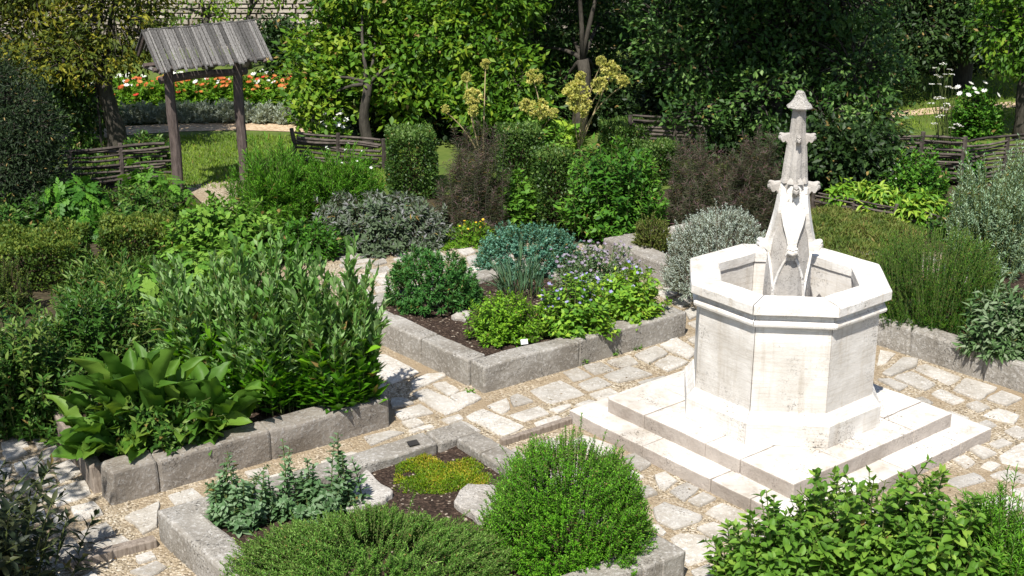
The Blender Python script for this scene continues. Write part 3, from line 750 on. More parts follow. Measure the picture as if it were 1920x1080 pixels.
# loose pebbles scattered over the gravel
def pebbles(name, n, box, mat, parent, seed, smin=0.006, smax=0.014, z=0.0):
    g = np.random.default_rng(seed)
    P = np.stack([g.uniform(box[0], box[1], n), g.uniform(box[2], box[3], n), np.full(n, z)], 1)
    s = g.uniform(smin, smax, n)
    base = np.array([(1, 0, 0), (0, 1, 0), (-1, 0, 0), (0, -1, 0), (0, 0, 0.8)], float)
    V = P[:, None, :] + base[None] * s[:, None, None] * g.uniform(0.7, 1.3, (n, 5, 1))
    f = np.array([(0, 1, 4), (1, 2, 4), (2, 3, 4), (3, 0, 4)])
    T = (f[None] + (np.arange(n) * 5)[:, None, None]).reshape(-1, 3)
    return obj(name, tri_mesh(V.reshape(-1, 3), T), mat, parent, kind='stuff')
pebbles('pebbles', 9000, (-3.2, 4.2, 6.8, 13.0), M['gravel'], gravel, 5)

# wooden edging boards set in the gravel
def board(a, b, w, z0, z1, label, name='edging_board'):
    a, b = Vector(a), Vector(b); d = (b - a).normalized(); n = Vector((-d.y, d.x)) * w
    o = obj(name, rough_prism([tuple(a), tuple(b), tuple(b + n), tuple(a + n)], z0, z1, 0.008, 0.006, 2, 3), M['edging'])
    return tag(o, label, 'board')
board((-0.06, 8.82), (0.45, 9.19), 0.05, -0.05, 0.055, 'grey wooden edging board between the stone steps and the near raised bed')
board((-2.68, 7.11), (-2.2, 7.4), 0.08, -0.05, 0.06, 'grey wooden edging board beside paving in the lower left corner')

# ---------------------------------------------------------------- raised beds
def soil_sheet(parent, poly, z, seed=0, name='soil', mat=None, step=0.09, hump=0.03):
    """uneven soil filling the plan polygon"""
    from mathutils.geometry import delaunay_2d_cdt
    rr = random.Random(seed)
    vs = [Vector(p) for p in poly]; n = len(vs)
    pts, edges = [], []
    for i in range(n):
        a, b = vs[i], vs[(i + 1) % n]; k = max(1, int((b - a).length / 0.25))
        for j in range(k): pts.append(a.lerp(b, j / k))
    m = len(pts); edges = [(i, (i + 1) % m) for i in range(m)]
    x0, x1 = min(p.x for p in vs), max(p.x for p in vs); y0, y1 = min(p.y for p in vs), max(p.y for p in vs)
    def inside(p):
        c = False
        for i in range(n):
            a, b = vs[i], vs[(i + 1) % n]
            if (a.y > p.y) != (b.y > p.y) and p.x < (b.x - a.x) * (p.y - a.y) / (b.y - a.y) + a.x: c = not c
        return c
    y = y0
    while y < y1:
        x = x0
        while x < x1:
            p = Vector((x + rr.uniform(-.3, .3) * step, y + rr.uniform(-.3, .3) * step))
            if inside(p): pts.append(p)
            x += step
        y += step
    V, E_, F, *_ = delaunay_2d_cdt(pts, edges, [], 1, 1e-5)
    V3 = [(v.x, v.y, z + hump * noise.noise((v.x * 2.5, v.y * 2.5, seed)) + 0.012 * noise.noise((v.x * 14, v.y * 14, seed))) for v in V]
    return obj(name, mesh_from(V3, [tuple(f) for f in F], smooth=True), mat or M['soil'], parent)

# middle bed
mid = thing('raised_bed', 'square grey stone raised bed left of the fountain, bushy herbs inside', 'raised bed', (*(-0.23, 9.75), 0))
A0, A1 = Vector((-0.22, 9.75)), Vector((1.52, 11)); A2 = Vector((-1.18, 10.85))
dm = (A1 - A0).normalized(); nm = Vector((-dm.y, dm.x)); dl = (A2 - A0).normalized()
LEN_L = 2.0
A3 = A0 + dl * LEN_L; A4 = A1 + dl * LEN_L
TH = 0.19
wall_run(mid, A0, A1, TH, -0.04, 0.225, [0.95], M['kerb'], 1, seed=2)
wall_run(mid, A0 + dl * 0.2, A3, TH, -0.04, 0.222, [0.62, 1.2], M['kerb'], -1, seed=3)
wall_run(mid, A1 + dl * 0.2, A4, TH, -0.04, 0.22, [0.8], M['kerb'], 1, seed=4)
wall_run(mid, A3 + dm * 0.2, A4 - dm * 0.2, TH, -0.04, 0.22, [0.7], M['kerb'], -1, seed=5)
soil_sheet(mid, [A0 + dl * .12 + dm * .1, A1 + dl * .12 - dm * .1, A4 - dl * .1 - dm * .1, A3 - dl * .1 + dm * .1], 0.165, 2)

# left bed
left = thing('raised_bed', 'long weathered tan stone raised bed at left, full of large leaves', 'raised bed', (*(-2.67, 7.94), 0))
B0, B1, B2 = Vector((-2.63, 7.93)), Vector((-0.9, 9.15)), Vector((-3.29, 8.93))
db = (B1 - B0).normalized(); nb = Vector((-db.y, db.x)); dbl = (B2 - Vector((-2.82, 8.13))).normalized()
wall_run(left, B0, B1, 0.2, -0.05, 0.235, [0.33, 1.15], M['kerb_tan'], 1, bevel=0.022, amp=0.012, seed=8)
wall_run(left, B1 + nb * 0.21, B1 + nb * 1.9, 0.2, -0.05, 0.225, [0.8], M['kerb'], 1, seed=9)
# split slab along the left side
S0, S1 = Vector((-2.8, 8.1)), Vector((-3.34, 8.98))
wall_run(left, S0, S1 + (S1 - S0) * 0.4, 0.09, -0.05, 0.20, [0.45], M['edging'], -1, bevel=0.012, amp=0.014, seed=10, name='edge_slab')
soil_sheet(left, [B0 + nb * .1 + db * .05, B1 + nb * .1 - db * .05, B1 + nb * 1.85 - db * .06, B0 + nb * 1.9 - db * 0.1, S1 + Vector((.08, .02)), S0 + Vector((.08, .02))], 0.17, 3)

# near bed
near = thing('raised_bed', 'speckled grey stone raised bed at lower centre, dark soil and moss inside', 'raised bed', (*(-1.35, 7.57), 0))
C0, C1, C2 = Vector((-2.22, 7.49)), Vector((-0.36, 8.78)), Vector((1.03, 7))
d1 = (C1 - C0).normalized(); n1 = Vector((d1.y, -d1.x))
d2 = (C2 - C1).normalized(); n2 = Vector((d2.y, -d2.x))
C3 = C0 + (C2 - C1)
wall_run(near, C0, C1, 0.2, -0.05, 0.215, [0.62, 1.25, 1.95], M['kerb'], -1, seed=12)
wall_run(near, C1 + d2 * 0.205, C2, 0.2, -0.05, 0.214, [0.28, 1.05], M['kerb'], -1, seed=13)
wall_run(near, C0 + d2 * 0.205, C3 + d2 * 0.2, 0.22, -0.05, 0.216, [0.95], M['kerb'], 1, seed=14, bevel=0.025, amp=0.009)
wall_run(near, C3 + d1 * 0.23 + d2 * 0.0, C2 - d1 * 0.0, 0.2, -0.05, 0.212, [0.8, 1.7], M['kerb'], 1, seed=15)
soil_sheet(near, [C0 + d1 * .1 + d2 * .1, C1 - d1 * .1 + d2 * .1, C2 - d1 * .1 - d2 * .1, C3 + d1 * .1 - d2 * .1], 0.14, 4)

# right bed
rbed = thing('raised_bed', 'grey stone raised bed at right edge behind the fountain steps', 'raised bed', (*(3.59, 10.27), 0))
D0, D1 = Vector((2.97, 10.95)), Vector((4.01, 9.76))
dd = (D1 - D0).normalized(); nd = Vector((-dd.y, dd.x))
D1 = D1 + dd * 1.0
wall_run(rbed, D0, D1, 0.2, -0.05, 0.24, [0.55, 1.22, 1.85], M['kerb'], 1, seed=17, bevel=0.022, amp=0.008)
wall_run(rbed, D0 + nd * 0.21, D0 + nd * 2.0, 0.2, -0.05, 0.23, [0.9], M['kerb'], -1, seed=18)
soil_sheet(rbed, [D0 + nd * .1 + dd * .1, D1 + nd * .1, D1 + nd * 2.6, D0 + nd * 2.6 + dd * .1], 0.17, 6)

# back bed
bbed = thing('raised_bed', 'grey stone bed corner behind the middle bed, holding silver cushion shrubs', 'raised bed', (*(1.04, 13.24), 0))
E0, E1 = Vector((0.92, 13.12)), Vector((1.69, 11.86))
de = (E1 - E0).normalized(); ne = Vector((-de.y, de.x))
wall_run(bbed, E0, E1, 0.24, -0.05, 0.235, [0.5], M['kerb'], 1, seed=21, bevel=0.02, amp=0.008)
wall_run(bbed, E0 + ne * 0.25, E0 + ne * 1.5, 0.24, -0.05, 0.23, [0.6], M['kerb'], -1, seed=22)
soil_sheet(bbed, [E0 + ne * .12 + de * .1, E1 + ne * .12, E1 + ne * 1.1, E0 + ne * 1.5 + de * .1], 0.17, 7)

# loose rocks lying in the beds
def rock(poly, z0, h, seed, label):
    rr = random.Random(seed + 40); out = []
    for i in range(len(poly)):
        a, b = Vector(poly[i]), Vector(poly[(i + 1) % len(poly)])
        out += [a, a.lerp(b, rr.uniform(.3, .4)) + Vector((rr.uniform(-1, 1), rr.uniform(-1, 1))) * .014, a.lerp(b, rr.uniform(.6, .72)) + Vector((rr.uniform(-1, 1), rr.uniform(-1, 1))) * .014]
    poly = [tuple(p) for p in out]
    o = obj('rock', rough_prism(poly, z0 - 0.05, z0 + h, 0.010, 0.012, 2, seed, 11), M['rock'])
    return tag(o, label, 'rock')
rock([(-1.11, 7.88), (-0.96, 8.09), (-0.77, 7.8), (-0.79, 7.7), (-1.04, 7.57)][::-1], 0.14, 0.035, 1, 'flat pointed pale rock on dark soil behind the grey-green herb stems')
rock([(-0.37, 7.66), (-0.28, 7.9), (-0.1, 7.88), (-0.08, 7.45), (-0.18, 7.39)][::-1], 0.14, 0.045, 2, 'white speckled rock half under the round hyssop bush')
rock([(-0.53, 10.99), (-0.46, 11.15), (-0.35, 11.07), (-0.4, 10.87)][::-1], 0.16, 0.03, 3, 'small pale rock on soil beside the dark spurge bush')

# ---------------------------------------------------------------- fountain
FX, FY, FYAW = 1.951, 9.069, -0.1041
fountain = thing('fountain', 'white octagonal stone fountain with carved spire on two square steps', 'fountain', (FX, FY, 0), FYAW)
C8 = math.cos(math.pi / 8)

def wedge(profile, ang, gap=0.0015, div=1, amp=0.0, seed=0, bevel=0.0):
    """one eighth of an octagonal ring; profile = closed list of (apothem, z)"""
    bm = bmesh.new()
    rows = []
    for k in range(div + 1):
        f = -1 + 2 * k / div
        row = []
        for ap, z in profile:
            half = ap * math.tan(math.pi / 8) - gap
            x, y = half * f, -ap
            row.append(bm.verts.new((x * math.cos(ang) - y * math.sin(ang), x * math.sin(ang) + y * math.cos(ang), z)))
        rows.append(row)
    n = len(profile)
    for k in range(div):
        for i in range(n):
            j = (i + 1) % n
            bm.faces.new((rows[k][i], rows[k][j], rows[k + 1][j], rows[k + 1][i]))
    bm.faces.new(rows[0][::-1]); bm.faces.new(rows[-1])
    bmesh.ops.recalc_face_normals(bm, faces=bm.faces)
    if amp:
        for v in bm.verts: v.co += noise.noise_vector(v.co * 8 + Vector((seed, 0, 0))) * amp
    return bm_mesh(bm)

Z1, Z2, ZR = 0.10, 0.209, 1.2293
for i in range(8):
    a = i * math.pi / 4
    obj('plinth_stone', wedge([(0.68, Z2 + .001), (0.681, 0.366), (0.674, 0.374), (0.668, 0.378), (0.627, 0.437), (0.5, 0.437), (0.5, Z2 + .001)], a, 0.001, 4, 0.003, i), M['limestone'], fountain, local=True)
    obj('side_panel', wedge([(0.618, 0.438), (0.615, 1.048), (0.622, 1.056), (0.648, 1.060), (0.658, 1.068), (0.661, 1.082), (0.657, 1.096), (0.646, 1.104), (0.634, 1.108), (0.630, 1.154), (0.485, 1.154), (0.485, 0.438)], a, 0.0022, 4, 0.0022, i), M['limestone'], fountain, local=True)
    obj('rim_stone', wedge([(0.676, 1.156), (0.682, 1.161), (0.682, 1.219), (0.674, 1.2285), (0.48, 1.2295), (0.472, 1.222), (0.472, 1.156)], a, 0.0035, 4, 0.003, i + 9), M['limestone'], fountain, local=True)
obj('basin_floor', mesh_from([(0.52 * math.cos(R(22.5 + 45 * k)), 0.52 * math.sin(R(22.5 + 45 * k)), 0.82) for k in range(8)], [tuple(range(8))]), M['spire'], fountain, local=True)

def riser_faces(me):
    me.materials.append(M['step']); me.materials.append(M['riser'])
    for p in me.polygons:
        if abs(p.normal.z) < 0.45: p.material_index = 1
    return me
def step_ring(half, inner, z0, z1, splits, seed):
    """slabs laid round a square whose corners point along the local axes"""
    for s in range(4):
        rot = Matrix.Rotation(R(45 + 90 * s), 3, 'Z')
        t = [-half] + list(splits[s % len(splits)]) + [half - (half - inner)]
        for i in range(len(t) - 1):
            poly = [(t[i] + .003, -half), (t[i + 1] - .003, -half), (t[i + 1] - .003, -inner - .002), (t[i] + .003, -inner - .002)]
            poly = [tuple((rot @ Vector((x, y, 0)))[:2]) for x, y in poly]
            obj('step_slab', riser_faces(rough_prism(poly, z0, z1 + random.Random(seed + s * 7 + i).uniform(-.002, .002), 0.007, 0.003, 2, seed + s * 5 + i)), None, fountain, local=True)
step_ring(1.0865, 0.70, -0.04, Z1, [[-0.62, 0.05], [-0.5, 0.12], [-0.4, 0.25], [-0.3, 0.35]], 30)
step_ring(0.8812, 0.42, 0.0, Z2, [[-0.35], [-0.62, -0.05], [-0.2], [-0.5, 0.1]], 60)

# spire
spire_mat = M['spire']
def ring8(r, z, k=1.0, rot=22.5):
    return [(r * math.cos(R(rot + 45 * i)) / C8, r * math.sin(R(rot + 45 * i)) / C8, z) for i in range(8)]
def loft_rings(rings, smooth=False):
    n = len(rings[0]); V = [p for r in rings for p in r]; F = []
    for i in range(len(rings) - 1):
        for k in range(n):
            j = (k + 1) % n
            F.append((i * n + k, i * n + j, (i + 1) * n + j, (i + 1) * n + k))
    F.append(tuple(range(n))[::-1]); F.append(tuple(range((len(rings) - 1) * n, len(rings) * n)))
    return mesh_from(V, F, smooth=smooth)
def ring_fluted(r, z, depth):
    """sixteen-point section: four strong arrises with hollow faces between"""
    out = []
    for i in range(16):
        a = R(22.5 * i)
        k = [1.0, 1 - depth * 0.6, 1 - depth, 1 - depth * 0.6][i % 4]
        out.append((r * k * math.cos(a), r * k * math.sin(a), z))
    return out
shaft = obj('spire_shaft', loft_rings([ring_fluted(0.165, 0.80, .10), ring_fluted(0.165, 1.10, .10), ring_fluted(0.158, 1.30, .12), ring_fluted(0.138, 1.45, .14), ring_fluted(0.118, 1.62, .16), ring_fluted(0.100, 1.80, .26), ring_fluted(0.094, 1.905, .28), ring_fluted(0.090, 1.925, .28), ring_fluted(0.080, 2.05, .28), ring_fluted(0.066, 2.19, .24), ring_fluted(0.055, 2.25, .22), ring_fluted(0.044, 2.42, .22)]), spire_mat, fountain, local=True)
cap_rings = [ring8(0.042, 2.408), ring8(0.078, 2.416), ring8(0.084, 2.425), ring8(0.078, 2.435), ring8(0.060, 2.452), ring8(0.046, 2.472), ring8(0.036, 2.494), ring8(0.030, 2.512), ring8(0.027, 2.524), ring8(0.016, 2.534)]
cap_rings = [[(x + 0.004 * noise.noise((x * 30, y * 30, z * 30)), y + 0.004 * noise.noise((x * 30, y * 30, z * 30 + 5)), z + 0.006 * noise.noise((x * 25, y * 25, z * 40 + 9))) for x, y, z in r] for r in cap_rings]
obj('finial_cap', loft_rings(cap_rings), M['capstone'], fountain, local=True)

def crocket(s, wide, seed):
    """curled stone leaf: profile in (r, z) lofted across its width, lobes drooping at the sides"""
    prof = [(-0.03, -0.135), (0.0, -0.13), (0.022, -0.10), (0.040, -0.07), (0.056, -0.048), (0.074, -0.056), (0.092, -0.052), (0.106, -0.036), (0.106, -0.018), (0.094, -0.010), (0.103, 0.001), (0.098, 0.010), (0.06, 0.004), (0.02, 0.010), (-0.03, 0.008)]
    cols = [-1.0, -0.72, -0.3, 0.0, 0.3, 0.72, 1.0]
    V, F = [], []
    for c in cols:
        k = 1 - 0.30 * abs(c) ** 2
        drop = -0.030 * abs(c) ** 2 + (0.016 if abs(c) == 0.72 else 0) - (0.008 if c == 0 else 0)
        for i, (r, z) in enumerate(prof):
            tip = max(0.0, r) / 0.106
            rr_ = r * (k if r > 0 else 1)
            w = wide * (0.55 + 0.45 * tip)
            V.append((c * w * s, -rr_ * s, (z * (0.75 + 0.25 * k) + drop * tip) * s))
    n = len(prof)
    for a in range(len(cols) - 1):
        for i in range(n):
            j = (i + 1) % n
            F.append((a * n + i, a * n + j, (a + 1) * n + j, (a + 1) * n + i))
    F.append(tuple(range(n))); F.append(tuple(range((len(cols) - 1) * n, len(cols) * n))[::-1])
    return mesh_from(V, F)
for tier, (r, z, s, wide) in enumerate([(0.050, 2.235, 0.74, 0.026), (0.086, 1.895, 0.90, 0.028), (0.140, 1.475, 0.86, 0.055)]):
    me = crocket(s, wide, tier)
    for k in range(4):
        o = obj('crocket', me, spire_mat if tier < 2 else M['limestone'], shaft, local=True)
        a = k * math.pi / 2
        o.location = (r * math.sin(a), -r * math.cos(a), z)
        o.rotation_euler = (0, 0, a)
# four curving ribs that swell into kites and end under the lowest crockets
def rib():
    st = [(0.088, 1.90, 0.020), (0.098, 1.86, 0.050), (0.106, 1.78, 0.074), (0.118, 1.70, 0.084), (0.134, 1.62, 0.068), (0.150, 1.55, 0.046), (0.163, 1.50, 0.034), (0.168, 1.465, 0.030)]
    V, F = [], []
    for r, z, w in st:
        V += [(-w, -r + 0.012, z), (0, -r - 0.008, z), (w, -r + 0.012, z), (w * .75, -r + 0.075, z - 0.02), (-w * .75, -r + 0.075, z - 0.02)]
    for i in range(len(st) - 1):
        for k in range(5):
            j = (k + 1) % 5
            F.append((i * 5 + k, i * 5 + j, (i + 1) * 5 + j, (i + 1) * 5 + k))
    F.append((4, 3, 2, 1, 0)); m = (len(st) - 1) * 5; F.append((m, m + 1, m + 2, m + 3, m + 4))
    return mesh_from(V, F)
rib_me = rib()
for k in range(4):
    o = obj('rib', rib_me, M['limestone'], shaft, local=True); o.rotation_euler = (0, 0, k * math.pi / 2)
# small gablets over the ribs and curved mouldings on the foot of the shaft
gab = mesh_from([(-.024, -.012, 0), (.024, -.012, 0), (.024, .03, 0), (-.024, .03, 0), (-.021, -.006, .018), (.021, -.006, .018), (.018, .03, .018), (-.018, .03, .018), (0, .022, .058)],
                [(3, 2, 1, 0), (0, 1, 5, 4), (1, 2, 6, 5), (2, 3, 7, 6), (3, 0, 4, 7), (4, 5, 8), (5, 6, 8), (6, 7, 8), (7, 4, 8)])
for k in range(8):
    a = R(22.5 + 45 * k)
    o = obj('gablet', gab, spire_mat, shaft, local=True); o.location = (0.082 * math.sin(a), -0.082 * math.cos(a), 1.90); o.rotation_euler = (0, 0, a)
for k in range(4):
    for sgn in (-1, 1):
        pts = [(sgn * x, -y, z) for x, y, z in [(0.020, 0.150, 1.40), (0.050, 0.140, 1.35), (0.080, 0.125, 1.27), (0.100, 0.112, 1.18), (0.110, 0.105, 1.08), (0.113, 0.103, 0.82)]]
        V, F = limb(pts, [0.008, 0.010, 0.011, 0.012, 0.012, 0.012], 6)
        o = obj('arch_moulding', mesh_from(V, F), M['limestone'], shaft, local=True); o.rotation_euler = (0, 0, k * math.pi / 2)

# ---------------------------------------------------------------- roofed gate
GD = Vector((0.811, 0.585)); GP = Vector((-0.585, 0.811))
gate_o = Vector((-3.96, 15.55))
gate = thing('roofed_gateway', 'rustic wooden gateway with a small grey plank roof on two posts', 'gateway', (gate_o.x, gate_o.y, 0), math.atan2(GD.y, GD.x))
def gl(u, v, z): return (u, v, z)          # local: u along the gate, v away from the camera
def lbox(u0, u1, v0, v1, z0, z1): return [(u0, v0), (u1, v0), (u1, v1), (u0, v1)], z0, z1
for u in (0.0, 0.85):
    V, F = limb([(u + 0.012 * math.sin(z * 4 + u), 0.01 * math.cos(z * 3), z) for z in np.linspace(-0.05, 1.62, 9)], [0.066, 0.064, 0.06, 0.062, 0.058, 0.06, 0.058, 0.056, 0.055], 9, int(u * 10), 0.08)
    obj('post', mesh_from(V, F), M['post_wood'], gate, local=True)
V, F = limb([(u, 0.0, 1.40 + 0.012 * math.sin(u * 5)) for u in np.linspace(-0.12, 0.97, 6)], [0.045] * 6, 8, 3, 0.1)
obj('crossbeam', mesh_from(V, F), M['post_wood'], gate, local=True)
RIDGE_V, RIDGE_Z, EAVE_Z = 0.06, 1.955, 1.55
rr = random.Random(4)
u = -0.26; i = 0
while u < 1.12:
    w = rr.uniform(0.022, 0.050)
    for side in (-1, 1):
        run = 0.40 * side if side < 0 else 0.27
        l = rr.uniform(0.95, 1.07); lift = rr.uniform(0.0, 0.016)
        v0, z0 = RIDGE_V - 0.01 * side, RIDGE_Z + lift
        v1, z1 = RIDGE_V + run * l, RIDGE_Z - (RIDGE_Z - EAVE_Z) * l * (1.0 if side < 0 else 0.675) + lift
        t = 0.016
        x0, x1 = u + 0.004, u + w - 0.004
        skew = rr.uniform(-.006, .006)
        Vp = [(x0, v0, z0), (x1, v0, z0), (x1 + skew, v1, z1), (x0 + skew, v1, z1)]
        Vp += [(a, b, c + t) for a, b, c in Vp]
        obj('roof_plank', mesh_from(Vp, [(0, 3, 2, 1), (4, 5, 6, 7), (0, 1, 5, 4), (1, 2, 6, 5), (2, 3, 7, 6), (3, 0, 4, 7)]), M['grey_wood'], gate, local=True)
    u += w
for u in (-0.22, 1.07):
    for side in (-1, 1):
        V, F = limb([(u, RIDGE_V, RIDGE_Z - 0.04), (u, RIDGE_V + (0.385 * side if side < 0 else 0.25), EAVE_Z - 0.02 if side < 0 else RIDGE_Z - 0.30)], [0.024, 0.024], 6)
        obj('rafter', mesh_from(V, F), M['post_wood'], gate, local=True)
    V, F = limb([(u, RIDGE_V - 0.32, EAVE_Z - 0.005), (u, RIDGE_V + 0.12, EAVE_Z - 0.005)], [0.024, 0.024], 6)
    obj('tie_beam', mesh_from(V, F), M['grey_wood'], gate, local=True)
for v in (-0.28, 0.0):
    V, F = limb([(-0.29, v, EAVE_Z - 0.0 + (0.02 if v else 0.03)), (1.09, v, EAVE_Z + (0.02 if v else 0.03))], [0.03, 0.03], 6)
    obj('purlin', mesh_from(V, F), M['post_wood'], gate, local=True)

# ---------------------------------------------------------------- wattle fences
def wattle(a, b, height, rows, label, seed, r=0.020, stakes=None, sag=0.0, name='wattle_fence'):
    a, b = Vector(a), Vector(b); d = b - a; ln = d.length; d.normalize(); n = Vector((-d.y, d.x))
    t = thing(name, label, 'fence', (a.x, a.y, 0))
    rr = random.Random(seed)
    k = stakes or max(2, int(ln / 0.5))
    for i in range(k + 1):
        p = a + d * (ln * i / k)
        h = height + rr.uniform(-0.02, 0.05)
        V, F = limb([(p.x, p.y, -0.05), (p.x + rr.uniform(-.01, .01), p.y, h * .5), (p.x + rr.uniform(-.02, .02), p.y + rr.uniform(-.02, .02), h)], [r * 1.7, r * 1.6, r * 1.4], 6)
        obj('stake', mesh_from(V, F), M['wattle'], t)
    for j in range(rows):
        z = 0.03 + (height - 0.04) * j / max(1, rows - 1)
        m = k * 4
        pts = []
        ph = rr.choice((0, math.pi)); zz = rr.uniform(-.012, .012)
        e0, e1 = rr.uniform(0, .06), rr.uniform(0, .06)
        for i in range(m + 1):
            f = e0 + (1 - e0 - e1) * i / m
            p = a + d * ln * f + n * (math.sin(f * k * math.pi + ph) * r * 2.0)
            pts.append((p.x, p.y, z + zz + 0.02 * noise.noise((f * ln * 2, j * 1.7, seed)) - sag * math.sin(f * math.pi)))
        V, F = limb(pts, [r * (0.75 + 0.4 * rr.random())] * (m + 1), 5, j, 0.12)
        obj('rod', mesh_from(V, F), M['wattle'], t)
    return t
wattle((-6.23, 14.92), (-4.03, 15.67), 0.62, 13, 'grey wattle fence running from the left picture edge to the gateway', 1)
wattle((-2.85, 17.3), (-1.63, 16.8), 0.38, 8, 'short wattle fence between the gateway and the tall clipped box', 2)
wattle((1.56, 17.54), (2.73, 17.3), 0.55, 12, 'dark shaded wattle fence below the big tree, right of the umbels', 3)
wattle((3.51, 15.21), (4.68, 14.22), 0.15, 5, 'low wattle edging in front of the bright leafy plants at right', 4, r=0.014)
wattle((4.01, 16.48), (5.5, 16.09), 0.58, 12, 'tall dark wattle fence at right beneath the white umbel flowers', 5)
wattle((5.51, 16.14), (6.79, 16.75), 0.52, 10, 'wattle fence at the right picture edge behind the silver wormwood', 6)

# ---------------------------------------------------------------- far lawn, path, wall
sheet('lawn', [(-14, 15.2), (-4.4, 15.75), (-3.2, 16.3), (-1.4, 15.6), (9, 16.5), (14, 17), (14, 27), (-14, 27)], -0.012, M['turf'])
pth = [((-6.59, 17.75)), (-6.14, 18.15), (-5.5, 18.76), (-4.8, 19), (-3.91, 19.1), (-2.93, 18.96), (-2.42, 18.8)]
pth2 = [(-2.47, 19.28), (-3, 19.42), (-4, 19.6), (-4.93, 19.53), (-5.66, 19.35), (-6.36, 18.86), (-6.83, 18.47)]
sheet('far_gravel_path', pth + pth2, -0.004, M['far_gravel'])
sheet('gravel_strip', [(5.66, 19.93), (6.47, 20.23), (8.33, 20.91), (8.49, 21.32), (6.61, 20.7), (5.78, 20.39)], -0.005, M['far_gravel'])

WY = 26.2
wall = thing('stone_wall', 'pale coursed limestone wall closing the garden behind the trees', 'wall', (0, WY, 0))
obj('wall_core', mesh_from([(-16, WY + .06, -.1), (16, WY + .06, -.1), (16, WY + .6, -.1), (-16, WY + .6, -.1), (-16, WY + .06, 3.6), (16, WY + .06, 3.6), (16, WY + .6, 3.6), (-16, WY + .6, 3.6)],
    [(0, 3, 2, 1), (4, 5, 6, 7), (0, 1, 5, 4), (1, 2, 6, 5), (2, 3, 7, 6), (3, 0, 4, 7)]), M['mortar'], wall)
rr = random.Random(11)
def wall_stone(x0, x1, z0, z1):
    q = rr.uniform(0, .035); g = .006
    j = lambda: rr.uniform(-.008, .008)
    f = [(x0 + g, z0 + g), (x1 - g, z0 + g), (x1 - g, z1 - g), (x0 + g, z1 - g)]
    V = [(x + j(), WY + .10, z + j()) for x, z in f] + [(x + (.012 if i in (0, 3) else -.012), WY - q, z + (.012 if i < 2 else -.012)) for i, (x, z) in enumerate(f)]
    return V, [(4, 5, 6, 7), (0, 1, 5, 4), (1, 2, 6, 5), (2, 3, 7, 6), (3, 0, 4, 7)]
z = -0.05; rest_v, rest_f = [], []; n_single = 0
while z < 3.5:
    hh = rr.uniform(0.075, 0.125); x = -15.5
    while x < 15.5:
        w = rr.uniform(0.14, 0.38)
        V, F = wall_stone(x, min(15.6, x + w), z, z + hh)
        if -7.9 < x < -3.5 and z < 1.15 and n_single < 298:
            obj('stone', mesh_from(V, F), M['wall_stone'], wall); n_single += 1
        else:
            o_ = len(rest_v); rest_v += V; rest_f += [tuple(i + o_ for i in f) for f in F]
        x += w
    z += hh
obj('stonework', mesh_from(rest_v, rest_f), M['wall_stone'], wall, kind='stuff')

# thin iron pole on the lawn
V, F = limb([(*(-5.45, 17.6), 0), ((-5.45, 17.6)[0], (-5.45, 17.6)[1], 0.6), ((-5.45, 17.6)[0] + .01, (-5.45, 17.6)[1], 1.35)], [0.018, 0.016, 0.014], 6)
tag(obj('iron_pole', mesh_from(V, F), M['metal']), 'thin dark iron pole left of the trunk of the yellow-leaved tree', 'pole')

# plant labels
def plant_label(loc, rz, label, board_mat, w, h, lean):
    t = thing('plant_label', label, 'label', loc, rz)
    V, F = limb([(0, 0, -0.06), (0, 0, h)], [0.005, 0.005], 6)
    obj('stake', mesh_from(V, F), M['metal'], t, local=True)
    c, s = math.cos(lean), math.sin(lean)
    q = [(-w / 2, 0, 0), (w / 2, 0, 0), (w / 2, c * w * .7, s * w * .7), (-w / 2, c * w * .7, s * w * .7)]
    Vb = [(x, y - .01, z + h) for x, y, z in q] + [(x, y - .01 + .004 * s, z + h - .006) for x, y, z in q]
    obj('plate', mesh_from(Vb, [(0, 1, 2, 3), (7, 6, 5, 4), (0, 4, 5, 1), (1, 5, 6, 2), (2, 6, 7, 3), (3, 7, 4, 0)]), board_mat, t, local=True)
plant_label((*(0.1, 10.22), 0.16), 0.3, 'small white plant label by the front wall of the middle bed', M['white_tag'], 0.058, 0.075, R(62))
plant_label((*(-0.67, 8.38), 0.14), 0.5, 'small dark plant label above the mossy mat in the near bed', M['metal'], 0.075, 0.09, R(12))

# ---------------------------------------------------------------- foliage library
def unit(v): return v / (np.linalg.norm(v, axis=-1, keepdims=True) + 1e-9)

